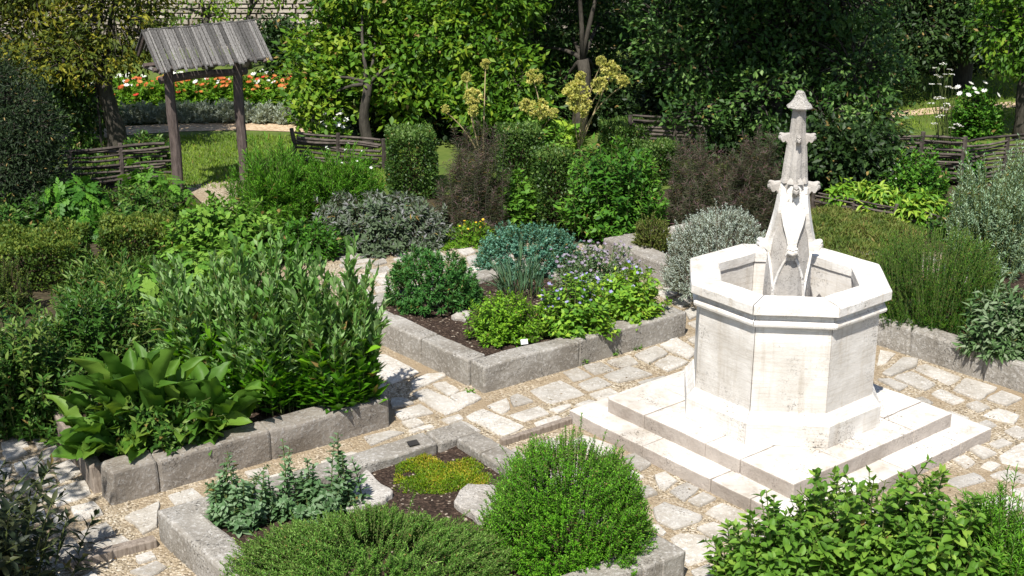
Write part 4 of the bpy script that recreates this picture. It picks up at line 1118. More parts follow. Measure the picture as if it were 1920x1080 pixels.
T_DIA = (np.array([(0, 0, 0), (-.5, .42, .05), (.5, .42, .05), (0, 1, -.06)], float), np.array([(0, 2, 3), (0, 3, 1)]))
T_OVAL8 = (np.array([(0, 0, 0), (-.38, .22, .05), (0, .24, 0), (.38, .22, .05), (-.46, .58, .03), (0, .6, -.03), (.46, .58, .03), (0, 1, -.16)], float),
          np.array([(0, 2, 1), (0, 3, 2), (1, 2, 5), (1, 5, 4), (2, 3, 6), (2, 6, 5), (4, 5, 7), (5, 6, 7)]))
T_OVAL = (np.array([(0, 0, 0), (-.47, .42, .05), (0, .46, -.02), (.47, .42, .05), (0, 1, -.15)], float), np.array([(0, 2, 1), (0, 3, 2), (1, 2, 4), (2, 3, 4)]))
def tmpl_long(rows, width_f, curl, fold=0.12, wave=0.0, seed=0):
    """broad leaf: rows x 5 vertices with a sunk midrib, curving back towards its tip"""
    V, F = [], []
    rr = random.Random(seed)
    side = rr.uniform(-.12, .12)
    for i in range(rows + 1):
        t = i / rows; w = width_f(t)
        for k, c in enumerate((-1, -.55, 0, .55, 1)):
            wv = wave * (math.sin(t * 17 + (2.1 if c > 0 else 0) + seed) + .6 * math.sin(t * 41 + c * 3 + seed * 2)) * abs(c) ** .7
            V.append((c * .5 * w + side * t * t, t * (1 - curl * .25 * t * t), fold * abs(c) * w - curl * t * t * .5 + wv))
    for i in range(rows):
        for k in range(4):
            a = i * 5 + k
            F += [(a, a + 1, a + 6), (a, a + 6, a + 5)]
    return np.array(V), np.array(F)
def tmpl_frond(pairs, seed=0, spread=0.5, lobe=0.34):
    """pinnate leaf: a rachis with pairs of toothed leaflets"""
    rr = random.Random(seed); V, F = [], []
    def leaflet(p, ang, l, tz):
        c, s = math.sin(ang), math.cos(ang); o = len(V)
        for x, y in ((0, 0), (-.22, .22), (-.34, .42), (-.2, .5), (-.24, .72), (0, 1), (.24, .72), (.2, .5), (.34, .42), (.22, .22)):
            V.append((p[0] + l * (y * c + x * s), p[1] + l * (y * s - x * c), p[2] - tz * y * y * l - abs(x) * l * .15))
        for k in range(1, 9): F.append((o, o + k + 1, o + k))
    for i in range(pairs):
        t = 0.22 + 0.68 * i / pairs
        l = lobe * (1.15 - 0.55 * abs(t - .4)) * rr.uniform(.85, 1.15)
        z = -0.28 * t * t
        for sg in (-1, 1): leaflet((0, t, z), sg * R(62 - 24 * t), l, .3)
    leaflet((0, .86, -.2), 0, lobe * .95, .4)
    o = len(V); V += [(-.012, 0, 0), (.012, 0, 0), (.008, .5, -.07), (-.008, .5, -.07), (0, .95, -.26)]
    F += [(o, o + 1, o + 2), (o, o + 2, o + 3), (o + 3, o + 2, o + 4)]
    return np.array(V, float), np.array(F)
lance = lambda t: max(0.02, math.sin(math.pi * min(1, t * .93 + .07)) ** .8 * (1 - .25 * t))
paddle = lambda t: 0.12 if t < .12 else max(0.03, math.sin(math.pi * ((t - .1) / .9) ** 1.15) ** .6)
oblong = lambda t: 0.16 if t < .1 else max(0.02, math.sin(math.pi * min(1, ((t - .08) / .92) ** .95)) ** .5)
T_FROND = tmpl_frond(5)

def frame(P, D, Nn, tmpl, L, W):
    tv, tf = tmpl
    D = unit(D); X = unit(np.cross(D, Nn)); N2 = np.cross(X, D)
    n = len(P)
    V = P[:, None, :] + X[:, None, :] * (W[:, None] * tv[None, :, 0])[..., None] + D[:, None, :] * (L[:, None] * tv[None, :, 1])[..., None] + N2[:, None, :] * (L[:, None] * tv[None, :, 2])[..., None]
    T = (tf[None] + (np.arange(n) * len(tv))[:, None, None]).reshape(-1, 3)
    return V.reshape(-1, 3), T

def leaf_cloud(name, parent, P, D, Nn, L, W, tmpl, mat, rnd, kind='stuff', smooth=False):
    rnd = np.minimum(rnd, .94)
    old = (np.arange(len(rnd)) * 2654435761 % 1000) < 14
    rnd = np.where(old, 1.0, rnd)
    V, T = frame(P, D, Nn, tmpl, L, W)
    return obj(name, tri_mesh(V, T, np.repeat(rnd, len(tmpl[0])), smooth=smooth), mat, parent, kind=kind)

CAM = np.array([0, 0, CAM_H])
def leaf_parts(name, parent, P, D, Nn, L, W, tmpls, mat, limit, g, center):
    """the leaves that show largest become parts of their own; returns the mask of the rest"""
    n = len(P)
    c = np.asarray(center, float)
    view = unit(CAM - c)
    score = ((P + D * L[:, None] * .5 - c) @ (view + np.array([0, 0, .35]))) / (np.linalg.norm(P - CAM, axis=1)) * np.sqrt(L * W + 1e-6)
    pick = np.argsort(-score)[:limit]
    meshes = []
    for k, tm in enumerate(tmpls):
        for r in (g.uniform(0.1, .45), g.uniform(.45, .95)):
            me = tri_mesh(tm[0], tm[1], np.full(len(tm[0]), r), smooth=True); me.materials.append(mat); meshes.append(me)
    Du = unit(D); X = unit(np.cross(Du, Nn)); N2 = np.cross(X, Du)
    inv = Matrix.LocRotScale(parent.location, parent.rotation_euler, None).inverted()
    for i in pick:
        m = Matrix(((X[i][0] * W[i], Du[i][0] * L[i], N2[i][0] * L[i], P[i][0]), (X[i][1] * W[i], Du[i][1] * L[i], N2[i][1] * L[i], P[i][1]),
                    (X[i][2] * W[i], Du[i][2] * L[i], N2[i][2] * L[i], P[i][2]), (0, 0, 0, 1)))
        o = bpy.data.objects.new(name, meshes[int(g.integers(len(meshes)))])
        COL.objects.link(o); o.parent = parent; o.matrix_parent_inverse = inv; o.matrix_basis = m
    rest = np.ones(n, bool); rest[pick] = False
    return rest

def lumps(d, k, seed):
    return np.array([noise.noise(Vector(v) * k + Vector((seed * 1.7, seed * .9, 0))) for v in d])

def grow(spot, n, g, base=0.45, ry=0.85, shape=0.8, rho=0.7, lump=0.14, low=0.1, arch=0.35, seed=0, topbias=1.0, shoots=0.4, shoot_len=(.22, .45)):
    """stems from the base of a clump to a lumpy dome: base, control and tip of each"""
    x, y, z0, r, h = spot
    ph = g.uniform(0, 2 * np.pi, n); ct = g.uniform(0, 1, n) ** topbias; st = np.sqrt(1 - ct ** 2) ** shape
    d = np.stack([np.cos(ph) * st, np.sin(ph) * st, ct], 1)
    k = (1 - (1 - rho) * g.uniform(0, 1, n) ** 1.5) * (1 + lump * 1.6 * lumps(d, 1.9, seed) + g.normal(0, lump * .3, n))
    E = np.stack([x + r * d[:, 0] * k, y + r * ry * d[:, 1] * k, z0 + h * (low + (1 - low) * d[:, 2]) * np.minimum(k, 1.12)], 1)
    stray = g.uniform(0, 1, n) < .035
    E[stray] = E[stray] + (E[stray] - np.array([x, y, z0 + h * .3])) * g.uniform(.06, .2, (int(stray.sum()), 1))
    b = base * g.uniform(0.3, 1.0, n)
    B = np.stack([x + r * b * d[:, 0], y + r * ry * b * d[:, 1], np.full(n, z0 - .02)], 1)
    ns = int(n * shoots)
    if ns:
        cen = np.array([x, y, z0 + h * .12])
        B[:ns, :2] = cen[:2] + (E[:ns, :2] - cen[:2]) * g.uniform(.70, .95, (ns, 1))
        B[:ns, 2] = np.maximum(z0, E[:ns, 2] - h * g.uniform(shoot_len[0], shoot_len[1], ns))
    C = B * .5 + E * .5
    if ns:
        C2 = C[:ns].copy(); C2[:, 2] += .03 * h
    C[:, 2] = z0 + (E[:, 2] - z0) * (0.5 + arch)
    C[:, :2] = B[:, :2] + (E[:, :2] - B[:, :2]) * (0.5 - arch * .6)
    if ns: C[:ns] = C2
    return B, C, E

def bez(B, C, E, t):
    t = t[..., None]
    p = (1 - t) ** 2 * B[:, None] + 2 * t * (1 - t) * C[:, None] + t ** 2 * E[:, None]
    d = 2 * (1 - t) * (C - B)[:, None] + 2 * t * (E - C)[:, None]
    return p, unit(d)

def stem_leaves(B, C, E, K, g, t0=0.25, ang=(70, 35), length=(0.05, 0.03), width=0.4, opposite=True, droop=0.0, jitter=0.35, tip_tuft=0):
    n = len(B)
    t = t0 + (1 - t0) * (np.arange(K)[None, :] + g.uniform(.0, .8, (n, K))) / K
    t = np.minimum(t, 1.0)
    if opposite: t[:, 1::2] = t[:, 0::2][:, :t[:, 1::2].shape[1]]
    p, tg = bez(B, C, E, t)
    u = (t - t0) / (1 - t0)
    az = g.uniform(0, 6.28, (n, 1)) + np.arange(K)[None, :] * (np.pi if opposite else 2.4) + (np.floor(np.arange(K) / 2)[None, :] * 1.57 if opposite else 0) + g.normal(0, jitter, (n, K))
    ref = np.broadcast_to(np.array([0.31, 0.95, 0.05]), tg.shape)
    X = unit(np.cross(tg, ref)); Y = np.cross(tg, X)
    rad = np.cos(az)[..., None] * X + np.sin(az)[..., None] * Y
    a = np.radians(ang[0] + (ang[1] - ang[0]) * u + g.normal(0, 9, (n, K)))[..., None]
    D = tg * np.cos(a) + rad * np.sin(a)
    D[..., 2] -= droop
    Nn = tg * 1.0 + np.array([0, 0, .35]) + g.normal(0, .25, tg.shape)
    L = (length[0] + (length[1] - length[0]) * u) * g.uniform(.7, 1.25, (n, K))
    f = lambda v: v.reshape(-1, v.shape[-1])
    return f(p), unit(f(D)), f(Nn), L.ravel(), L.ravel() * width, u.ravel()

def stems_mesh(parent, B, C, E, r0, r1, mat, seg=4, name='stems'):
    p, _ = bez(B, C, E, np.broadcast_to(np.linspace(0, 1, seg), (len(B), seg)))
    V, T = tubes(p, r0, r1, 3)
    return obj(name, tri_mesh(V, T), mat, parent, kind='stuff')

def color_rnd(g, n, u=None, spread=.22, mean=.5, tipgain=.25):
    v = g.normal(mean, spread, n)
    if u is not None: v = v + tipgain * (u - .5)
    return np.clip(v, 0, 1)

SEED = [100]
def shrub(name, label, cat, spot, fm, n, K, length, width=0.4, tmpl=T_DIA, ang=(70, 35), t0=0.3, stem=('woody', .004, .0015), opposite=True, droop=0.0,
          parts=0, group=None, mean=.5, spread=.22, tipgain=.25, ptmpls=None, sub='leaf', flowers=None, dens=1.16, grow_r=1.1, **kw):
    SEED[0] += 1
    g = np.random.default_rng(SEED[0])
    x, y, z0, r, h = spot
    spot = (x, y, z0, r * grow_r, h)
    n = int(n * dens)
    t = thing(name, label, cat, (x, y, z0), 0, group)
    B, C, E = grow(spot, n, g, seed=SEED[0], **kw)
    if stem: stems_mesh(t, B, C, E, stem[1], stem[2], M[stem[0]])
    P, D, Nn, L, W, u = stem_leaves(B, C, E, K, g, t0, ang, length, width, opposite, droop)
    rnd = color_rnd(g, len(P), u, spread, mean, tipgain)
    if parts:
        rest = leaf_parts(sub, t, P, D, Nn, L, W, ptmpls or [T_OVAL8], FM[fm], parts, g, (x, y, z0 + h * .4))
        P, D, Nn, L, W, rnd = P[rest], D[rest], Nn[rest], L[rest], W[rest], rnd[rest]
    leaf_cloud('foliage', t, P, D, Nn, L, W, tmpl, FM[fm], rnd)
    if flowers:
        fk, cnt, size, zmin = flowers
        idx = np.argsort(-E[:, 2] + g.uniform(0, h * .5, len(E)))[:cnt]
        blooms(t, E[idx] + np.array([0, 0, .01]), size, fk, g)
    return t

def blooms(parent, P, size, fk, g, petals=6, name='flowers', up=0.6):
    n = len(P)
    Pp = np.repeat(P, petals, axis=0)
    az = np.tile(np.arange(petals) / petals * 2 * np.pi, n) + np.repeat(g.uniform(0, 6, n), petals)
    face = unit(np.repeat(np.stack([g.normal(0, .35, n), g.normal(-.45, .3, n), np.ones(n)], 1), petals, axis=0))
    X = unit(np.cross(face, np.array([0.2, .9, .1]))); Y = np.cross(face, X)
    D = np.cos(az)[:, None] * X + np.sin(az)[:, None] * Y + face * .35
    L = np.repeat(g.uniform(.75, 1.2, n) * size, petals) * .55
    leaf_cloud(name, parent, Pp, D, face, L, L * .75, T_DIA, FM[fk], g.uniform(0, 1, len(Pp)))

def flower_part(parent, p, size, fk, g, name='flower', petals=8):
    """one flower head as a part of its own"""
    az = np.arange(petals) / petals * 2 * np.pi
    face = unit(np.array([g.normal(0, .3), -.45 + g.normal(0, .2), 1.0]))
    X = unit(np.cross(face, np.array([.2, .9, .1]))); Y = np.cross(face, X)
    D = np.cos(az)[:, None] * X + np.sin(az)[:, None] * Y + face * .3
    L = np.full(petals, size * .5)
    V, T = frame(np.repeat(p[None], petals, 0), D, np.repeat(face[None], petals, 0), T_DIA, L, L * .8)
    return obj(name, tri_mesh(V, T, np.full(len(V), g.uniform(0, 1))), FM[fk], parent)

def clipped_box(label, spot, depth, rz, n=9000, fm='box', leaf=0.034, round_=0.05, group='clipped box shrubs', wobble=.035):
    """clipped shrub: leaves packed on the faces of a block over a twiggy core"""
    SEED[0] += 1; g = np.random.default_rng(SEED[0])
    x, y, z0, r, h = spot
    t = thing('clipped_box_shrub', label, 'shrub', (x, y, z0), 0, group)
    hw, hd = r * .86, depth / 2
    areas = np.array([2 * hw * h, 2 * hw * h, 2 * hd * h, 2 * hd * h, 4 * hw * hd * 1.4])
    face = g.choice(5, n, p=areas / areas.sum())
    a, b = g.uniform(-1, 1, n), g.uniform(0, 1, n)
    dep = g.uniform(0, 1, n) ** 1.4 * .10
    P = np.zeros((n, 3)); Nf = np.zeros((n, 3))
    for k, (ax, sg) in enumerate([(1, -1), (1, 1), (0, -1), (0, 1)]):
        m = face == k; o = 1 - ax; hh = (hw, hd)
        P[m, ax] = sg * (hh[ax] - dep[m]); P[m, o] = a[m] * hh[o]; P[m, 2] = b[m] * h; Nf[m, ax] = sg
    m = face == 4; P[m, 0] = a[m] * hw; P[m, 1] = (b[m] * 2 - 1) * hd; P[m, 2] = h - dep[m]; Nf[m, 2] = 1
    # soften corners and wobble the faces
    wob = lumps(P + np.array([x, y, 0]), 5.0, 3) * wobble
    P[:, :2] *= (1 + wob / max(hw, .2))[:, None]
    q = np.maximum(0, np.abs(P[:, 0]) / hw - .86) * np.maximum(0, np.abs(P[:, 1]) / hd - .86)
    P[:, :2] *= (1 - q * 6 * round_ / .05 * .3)[:, None]
    P[:, 2] += wob * (P[:, 2] / h)
    c, s = math.cos(rz), math.sin(rz); rot = np.array([[c, -s, 0], [s, c, 0], [0, 0, 1]])
    P = P @ rot.T + np.array([x, y, z0]); Nf = Nf @ rot.T
    D = Nf * .7 + g.normal(0, .6, (n, 3)) + np.array([0, 0, .35])
    L = g.uniform(.7, 1.3, n) * leaf
    rnd = np.clip(g.normal(.42, .2, n) + .28 * (face == 4), 0, 1)
    leaf_cloud('foliage', t, P, D, unit(Nf + g.normal(0, .6, (n, 3))), L, L * .6, T_DIA, FM[fm], rnd)
    nb = 60
    Bp = np.array([x, y, z0]) + g.normal(0, .03, (nb, 3)) * [1, 1, 0]
    Ep = np.stack([g.uniform(-.8, .8, nb) * hw, g.uniform(-.8, .8, nb) * hd, g.uniform(.3, .92, nb) * h], 1) @ rot.T + np.array([x, y, z0])
    stems_mesh(t, Bp, (Bp + Ep) / 2 + np.array([0, 0, .1 * h]), Ep, .008, .003, M['woody'])
    return t

def crown_points(clumps, n, g, shell=0.55):
    vol = np.array([c[1][0] * c[1][1] * c[1][2] for c in clumps]) ** .75
    k = g.choice(len(clumps), n, p=vol / vol.sum())
    d = unit(g.normal(0, 1, (n, 3)))
    rad = (shell + (1 - shell) * g.uniform(0, 1, n) ** .6) * g.uniform(.86, 1.12, n)
    cen = np.array([c[0] for c in clumps])[k]; rr_ = np.array([c[1] for c in clumps])[k]
    return cen + d * rr_ * rad[:, None], d, k

def tree(name, label, base, clumps, fm, n_twigs, per, leaf, width=.5, trunk_r=.1, fork=1.2, tmpl=T_DIA, shell=.5, spread_r=.16, droop=.25, mean=.45, lean=(0, 0), trunk_mat='bark', cat='tree', group=None, opp=.8):
    """trunk with limbs to every clump, twigs and small leaf sprays filling the clumps"""
    SEED[0] += 1; g = np.random.default_rng(SEED[0])
    base = np.array([base[0], base[1], 0.0])
    n_twigs = int(n_twigs * 1.25)
    t = thing(name, label, cat, tuple(base), 0, group)
    top = base + np.array([lean[0], lean[1], fork])
    pts = [base + (top - base) * f + np.array([.04 * math.sin(f * 5 + SEED[0]), .03 * math.cos(f * 4), 0]) for f in np.linspace(-.03, 1, 7)]
    V, F = limb(pts, [trunk_r * (1.35 - .55 * f ** .6) for f in np.linspace(0, 1, 7)], 10, SEED[0], .06)
    tr = obj('trunk', mesh_from(V, F, smooth=True), M[trunk_mat], t)
    for cen, rad in clumps:
        cen = np.array(cen, float); mid_ = (pts[-1] + cen) / 2 + np.array([g.normal(0, .1), g.normal(0, .1), .15])
        tt = np.linspace(0, 1, 6)[:, None]
        path = (1 - tt) ** 2 * pts[-1] + 2 * tt * (1 - tt) * mid_ + tt ** 2 * cen
        V, F = limb(path, [trunk_r * (.42 - .36 * f) for f in np.linspace(0, 1, 6)], 6, 1, .05)
        obj('limb', mesh_from(V, F, smooth=True), M[trunk_mat], tr)
    Tw, d, k = crown_points(clumps, n_twigs, g, shell)
    cen = np.array([c[0] for c in clumps])[k]
    B = cen + (Tw - cen) * .45
    stems_mesh(t, B, (B + Tw) / 2 + np.array([0, 0, .05]), Tw, trunk_r * .10, trunk_r * .035, M[trunk_mat], 4, 'twigs')
    # sprays
    P = np.repeat(Tw, per, 0) + g.normal(0, 1, (n_twigs * per, 3)) * spread_r * np.array([1, 1, .6])
    out = np.repeat(unit(d + np.array([0, 0, .15])), per, 0)
    D = out * opp + g.normal(0, .65, P.shape); D[:, 2] -= droop
    Nn = unit(out * .7 + np.array([0, -.1, .8]) + g.normal(0, .45, P.shape))
    L = g.uniform(.65, 1.3, len(P)) * leaf
    tone = np.repeat(np.clip(g.normal(0, .2, n_twigs), -.4, .4), per)
    rnd = np.clip(mean + tone + g.normal(0, .15, len(P)), 0, 1)
    leaf_cloud('crown', t, P, D, Nn, L, L * width, tmpl, FM[fm], rnd)
    return t

# ---------------------------------------------------------------- trees at the back
def cl(*rows): return [(r[0], r[1]) for r in rows]
tree('pear_tree', 'yellow-green leaved tree with a bare trunk left of the gateway', (-5.3, 17.66),
     cl(((-6.4, 18.2, 1.67), (1.0, .8, .75)), ((-5.12, 17.6, 1.83), (.75, .7, .7)), ((-5.62, 17.4, 1.35), (.75, .6, .42)), ((-5.01, 18, 1.49), (.42, .5, .5)), ((-6.24, 18, 2.46), (1.1, .9, .7)), ((-5.07, 18, 2.39), (.8, .8, .7)), ((-7.19, 18, 1.56), (.9, .8, .8)), ((-6.39, 17.2, 1.21), (.7, .5, .4))),
     'pear', 520, 30, .085, .42, .115, 1.05, spread_r=.10, droop=.35, mean=.52)
tree('yew_tree', 'very dark yew filling the left picture edge below the yellow-green tree', (-5.58, 14.28),
     cl(((-5.49, 14.6, 1.18), (.55, .5, .45)), ((-5.67, 14.3, 0.75), (.7, .6, .55)), ((-5.35, 14.4, 0.78), (.42, .4, .5)), ((-5.94, 14.8, 1.41), (.6, .6, .6)), ((-5.2, 14.4, 1.08), (.4, .35, .25)), ((-5.2, 14.2, 0.51), (.42, .4, .3))),
     'yew', 620, 46, .05, .28, .13, .5, spread_r=.10, droop=.1, mean=.4)
tree('fig_tree', 'bright green broad-leaved tree right of the gateway', (-1.95, 17.9),
     cl(((-2.37, 18.8, 1), (.75, .7, .62)), ((-2.7, 18.4, 0.85), (.40, .5, .5)), ((-1.93, 19, 1.41), (.8, .8, .7)), ((-1.25, 18.6, 1.11), (.62, .6, .6)), ((-2.62, 18.2, 0.45), (.38, .4, .4)), ((-1.98, 19, 2.14), (1.0, .8, .7)), ((-1.6, 18.3, 0.87), (.5, .5, .35)), ((-1.45, 18.2, 0.56), (.3, .4, .3))),
     'fig', 500, 24, .105, .55, .07, .9, spread_r=.12, mean=.5)
tree('fig_tree', 'bright green leafy tree at upper centre behind the yellow umbels', (-0.45, 18.47),
     cl(((-0.43, 18.4, 1.5), (.62, .7, .7)), ((0, 17.9, 1.01), (.42, .4, .42)), ((-0.64, 18, 0.85), (.36, .4, .36)), ((-0.22, 18.6, 2.19), (.8, .8, .8)), ((0.21, 17.6, 0.65), (.32, .4, .26)), ((-0.42, 17.6, 0.65), (.34, .4, .26)), ((-0.94, 18.4, 1.57), (.45, .5, .5))),
     'fig', 430, 24, .10, .5, .06, .9, spread_r=.11, mean=.45)
tree('laurel_tree', 'dark glossy tree at upper centre right of the bright trees', (0.97, 18.6),
     cl(((0.78, 20, 1.26), (.75, .7, .8)), ((1.08, 19.4, 0.66), (.5, .5, .5)), ((1.51, 20.4, 1.59), (.8, .7, .7)), ((0.61, 19.2, 0.39), (.42, .4, .36)), ((0.77, 20, 2.18), (1.0, .8, .7)), ((0.31, 19.6, 1.09), (.4, .5, .6)), ((0.71, 18.6, 3.09), (1.0, .8, .7)), ((1.49, 18.6, 2.95), (.9, .8, .6))),
     'laurel', 560, 30, .085, .5, .10, 1.1, spread_r=.115, mean=.42)
tree('laurel_tree', 'large dark tree hanging low behind the fountain spire', (3.67, 19.03),
     cl(((2.34, 18, 1.14), (.62, .7, .7)), ((2.92, 18.2, 1.53), (.8, .8, .8)), ((3.74, 18, 1.56), (.8, .8, .8)), ((4.4, 17.4, 1.24), (.62, .6, .62)), ((4.56, 16.8, 0.75), (.42, .45, .42)), ((3.93, 16.8, 0.71), (.40, .5, .45)), ((2.41, 17.2, 0.63), (.40, .45, .34)), ((3.15, 17.2, 0.87), (.5, .5, .45)), ((4.19, 16.5, 0.37), (.26, .3, .24)), ((3.13, 18.4, 2.21), (1.0, .9, .8)), ((4.3, 18.2, 2.16), (1.0, .9, .8)), ((2.08, 18.4, 1.64), (.55, .6, .6)), ((3.7, 17, 0.22), (.4, .4, .3)), ((2.34, 16.6, 3.1), (.9, .8, .7)), ((3.25, 16.4, 3.17), (1.0, .8, .7)), ((4.19, 16.4, 3.05), (.9, .8, .6))),
     'laurel', 1150, 26, .088, .5, .16, 1.3, spread_r=.115, mean=.42, shell=.5)
tree('laurel_tree', 'dark tree in the upper right corner beside a mossy trunk', (7.41, 22.2),
     cl(((6.38, 21.5, 1.19), (.85, .8, .7)), ((7.31, 21.5, 1.19), (.8, .8, .6)), ((6.8, 22, 1.8), (1.2, .9, .8)), ((7.86, 21.5, 1.44), (.8, .8, .8)), ((5.96, 21, 0.69), (.5, .5, .45))),
     'dark', 560, 30, .09, .5, .12, 1.3, spread_r=.13, mean=.42)
tree('mossy_tree', 'tree with a thick mossy trunk at the right picture edge', (7.13, 18.6),
     cl(((6.77, 18.4, 1.5), (.42, .5, .5)), ((7.25, 18.6, 1.76), (.7, .7, .7)), ((6.9, 18.7, 2.17), (.8, .7, .6)), ((7.22, 18.5, 1.12), (.3, .4, .3))),
     'fig', 200, 24, .09, .5, .11, 1.1, spread_r=.14, mean=.3)
for px, py, lab in ((386, 128, 'slender grey tree rising before the pale wall behind the gateway roof'), (462, 128, 'thin leaning tree before the pale wall, right of the gateway ridge')):
    b = {386: (-5.45, 24.02), 462: (-4.73, 24.02)}[px]
    cs = {386: cl(((-5.21, 24, 1.39), (.5, .4, .5)), ((-5.56, 24, 1.66), (.6, .5, .5)), ((-4.97, 23.8, 0.86), (.26, .3, .3)), ((-5.89, 24, 1.02), (.2, .3, .3))), 462: cl(((-4.25, 23.6, 0.71), (.26, .3, .3)), ((-4.5, 24, 1.57), (.6, .5, .5)), ((-4, 24, 1.48), (.4, .4, .3)))}[px]
    tree('slender_tree', lab, b, cs, 'fig', 45, 20, .08, .5, .085, .9, spread_r=.12, mean=.6, lean=(.05, 0))
tree('shade_tree', 'tree just beyond the left picture edge dappling the lower left paving with shade', (-5.2, 5.6),
     [((-3.75, 5.35, 2.9), (.5, .45, .35)), ((-4.5, 6.4, 3.1), (.7, .6, .45)), ((-4.1, 5.9, 3.2), (.5, .5, .4)), ((-5.2, 7.2, 3.2), (.8, .7, .5)), ((-5.0, 5.5, 3.4), (.8, .7, .5))],
     'laurel', 150, 20, .10, .5, .10, 1.8, spread_r=.14, mean=.45)
# dark belt closing the view under the crowns
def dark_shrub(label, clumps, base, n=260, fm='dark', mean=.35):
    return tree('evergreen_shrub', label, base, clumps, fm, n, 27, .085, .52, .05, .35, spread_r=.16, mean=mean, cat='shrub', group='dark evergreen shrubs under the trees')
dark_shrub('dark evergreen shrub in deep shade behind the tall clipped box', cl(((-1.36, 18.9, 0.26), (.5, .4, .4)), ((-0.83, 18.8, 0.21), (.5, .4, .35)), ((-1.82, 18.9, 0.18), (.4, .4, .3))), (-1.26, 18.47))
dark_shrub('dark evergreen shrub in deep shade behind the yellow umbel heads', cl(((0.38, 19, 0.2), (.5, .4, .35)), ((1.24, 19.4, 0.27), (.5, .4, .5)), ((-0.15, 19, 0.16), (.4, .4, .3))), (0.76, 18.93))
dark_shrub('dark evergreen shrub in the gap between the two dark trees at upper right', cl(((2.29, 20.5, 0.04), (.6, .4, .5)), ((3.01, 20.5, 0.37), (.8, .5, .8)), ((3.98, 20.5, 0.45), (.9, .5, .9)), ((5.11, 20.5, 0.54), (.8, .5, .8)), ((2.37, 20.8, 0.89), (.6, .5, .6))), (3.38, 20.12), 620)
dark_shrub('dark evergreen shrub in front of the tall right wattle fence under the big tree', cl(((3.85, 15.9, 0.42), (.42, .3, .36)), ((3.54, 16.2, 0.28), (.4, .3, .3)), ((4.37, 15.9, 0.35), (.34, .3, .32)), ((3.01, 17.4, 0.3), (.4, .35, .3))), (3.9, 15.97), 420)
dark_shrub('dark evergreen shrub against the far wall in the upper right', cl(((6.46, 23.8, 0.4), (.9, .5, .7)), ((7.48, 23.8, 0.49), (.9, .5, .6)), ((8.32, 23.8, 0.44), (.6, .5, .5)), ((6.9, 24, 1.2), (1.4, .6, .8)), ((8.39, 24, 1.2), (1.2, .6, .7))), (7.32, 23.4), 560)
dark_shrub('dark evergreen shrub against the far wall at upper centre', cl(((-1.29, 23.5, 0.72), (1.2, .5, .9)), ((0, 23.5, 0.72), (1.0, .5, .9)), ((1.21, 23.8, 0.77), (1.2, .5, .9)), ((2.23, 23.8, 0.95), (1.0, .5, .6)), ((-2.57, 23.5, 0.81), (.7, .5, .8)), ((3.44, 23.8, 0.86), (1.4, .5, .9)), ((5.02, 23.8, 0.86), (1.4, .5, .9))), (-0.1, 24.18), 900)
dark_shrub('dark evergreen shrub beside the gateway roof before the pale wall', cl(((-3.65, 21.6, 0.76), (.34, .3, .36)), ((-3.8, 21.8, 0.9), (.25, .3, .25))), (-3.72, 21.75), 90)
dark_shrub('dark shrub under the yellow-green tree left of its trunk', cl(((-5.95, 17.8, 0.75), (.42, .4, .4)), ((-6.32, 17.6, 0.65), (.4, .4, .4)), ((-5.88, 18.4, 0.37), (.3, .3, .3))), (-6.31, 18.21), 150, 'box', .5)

# ---------------------------------------------------------------- far flower bed
g0 = np.random.default_rng(9)
ORD = ['leftmost', 'second', 'third', 'fourth', 'fifth', 'sixth', 'seventh', 'eighth', 'ninth', 'tenth', 'rightmost']
def ordinal(i): return ORD[i] if i in (0, 10) else ORD[i] + ' from left'
for i in range(11):
    px = 195 + i * 37
    spots = [(-5.92, 19.49, 0.00, 0.171, 0.27), (-5.64, 19.52, 0.00, 0.172, 0.28), (-5.36, 19.56, 0.00, 0.172, 0.30), (-5.08, 19.59, 0.00, 0.172, 0.30), (-4.80, 19.63, 0.00, 0.172, 0.30), (-4.51, 19.63, 0.00, 0.172, 0.29), (-4.22, 19.63, 0.00, 0.172, 0.30), (-3.93, 19.63, 0.00, 0.172, 0.29), (-3.63, 19.59, 0.00, 0.172, 0.31), (-3.34, 19.56, 0.00, 0.172, 0.30), (-3.04, 19.49, 0.00, 0.171, 0.31)]
    shrub('lavender', 'silver-grey lavender cushion, %s in the row along the far gravel path' % ordinal(i), 'lavender', spots[i], 'lavender', 150, 18, (.06, .05), .22, t0=.2, ang=(55, 25), group='lavender edging the far path', stem=None, base=.7, arch=.3)
fl_spots = [(-5.80, 20.70, 0.00, 0.247, 0.42), (-5.44, 20.90, 0.00, 0.249, 0.38), (-5.04, 20.98, 0.00, 0.250, 0.38), (-4.63, 20.98, 0.00, 0.250, 0.40), (-4.21, 20.98, 0.00, 0.250, 0.41), (-3.79, 20.98, 0.00, 0.250, 0.43), (-3.36, 20.90, 0.00, 0.249, 0.46),
            (-6.47, 20.92, 0.00, 0.270, 0.29), (-6.35, 22.41, 0.00, 0.266, 0.18), (-5.56, 22.45, 0.00, 0.311, 0.19), (-4.80, 22.41, 0.00, 0.266, 0.22), (-4.08, 22.41, 0.00, 0.266, 0.24), (-3.48, 22.25, 0.00, 0.220, 0.30)]
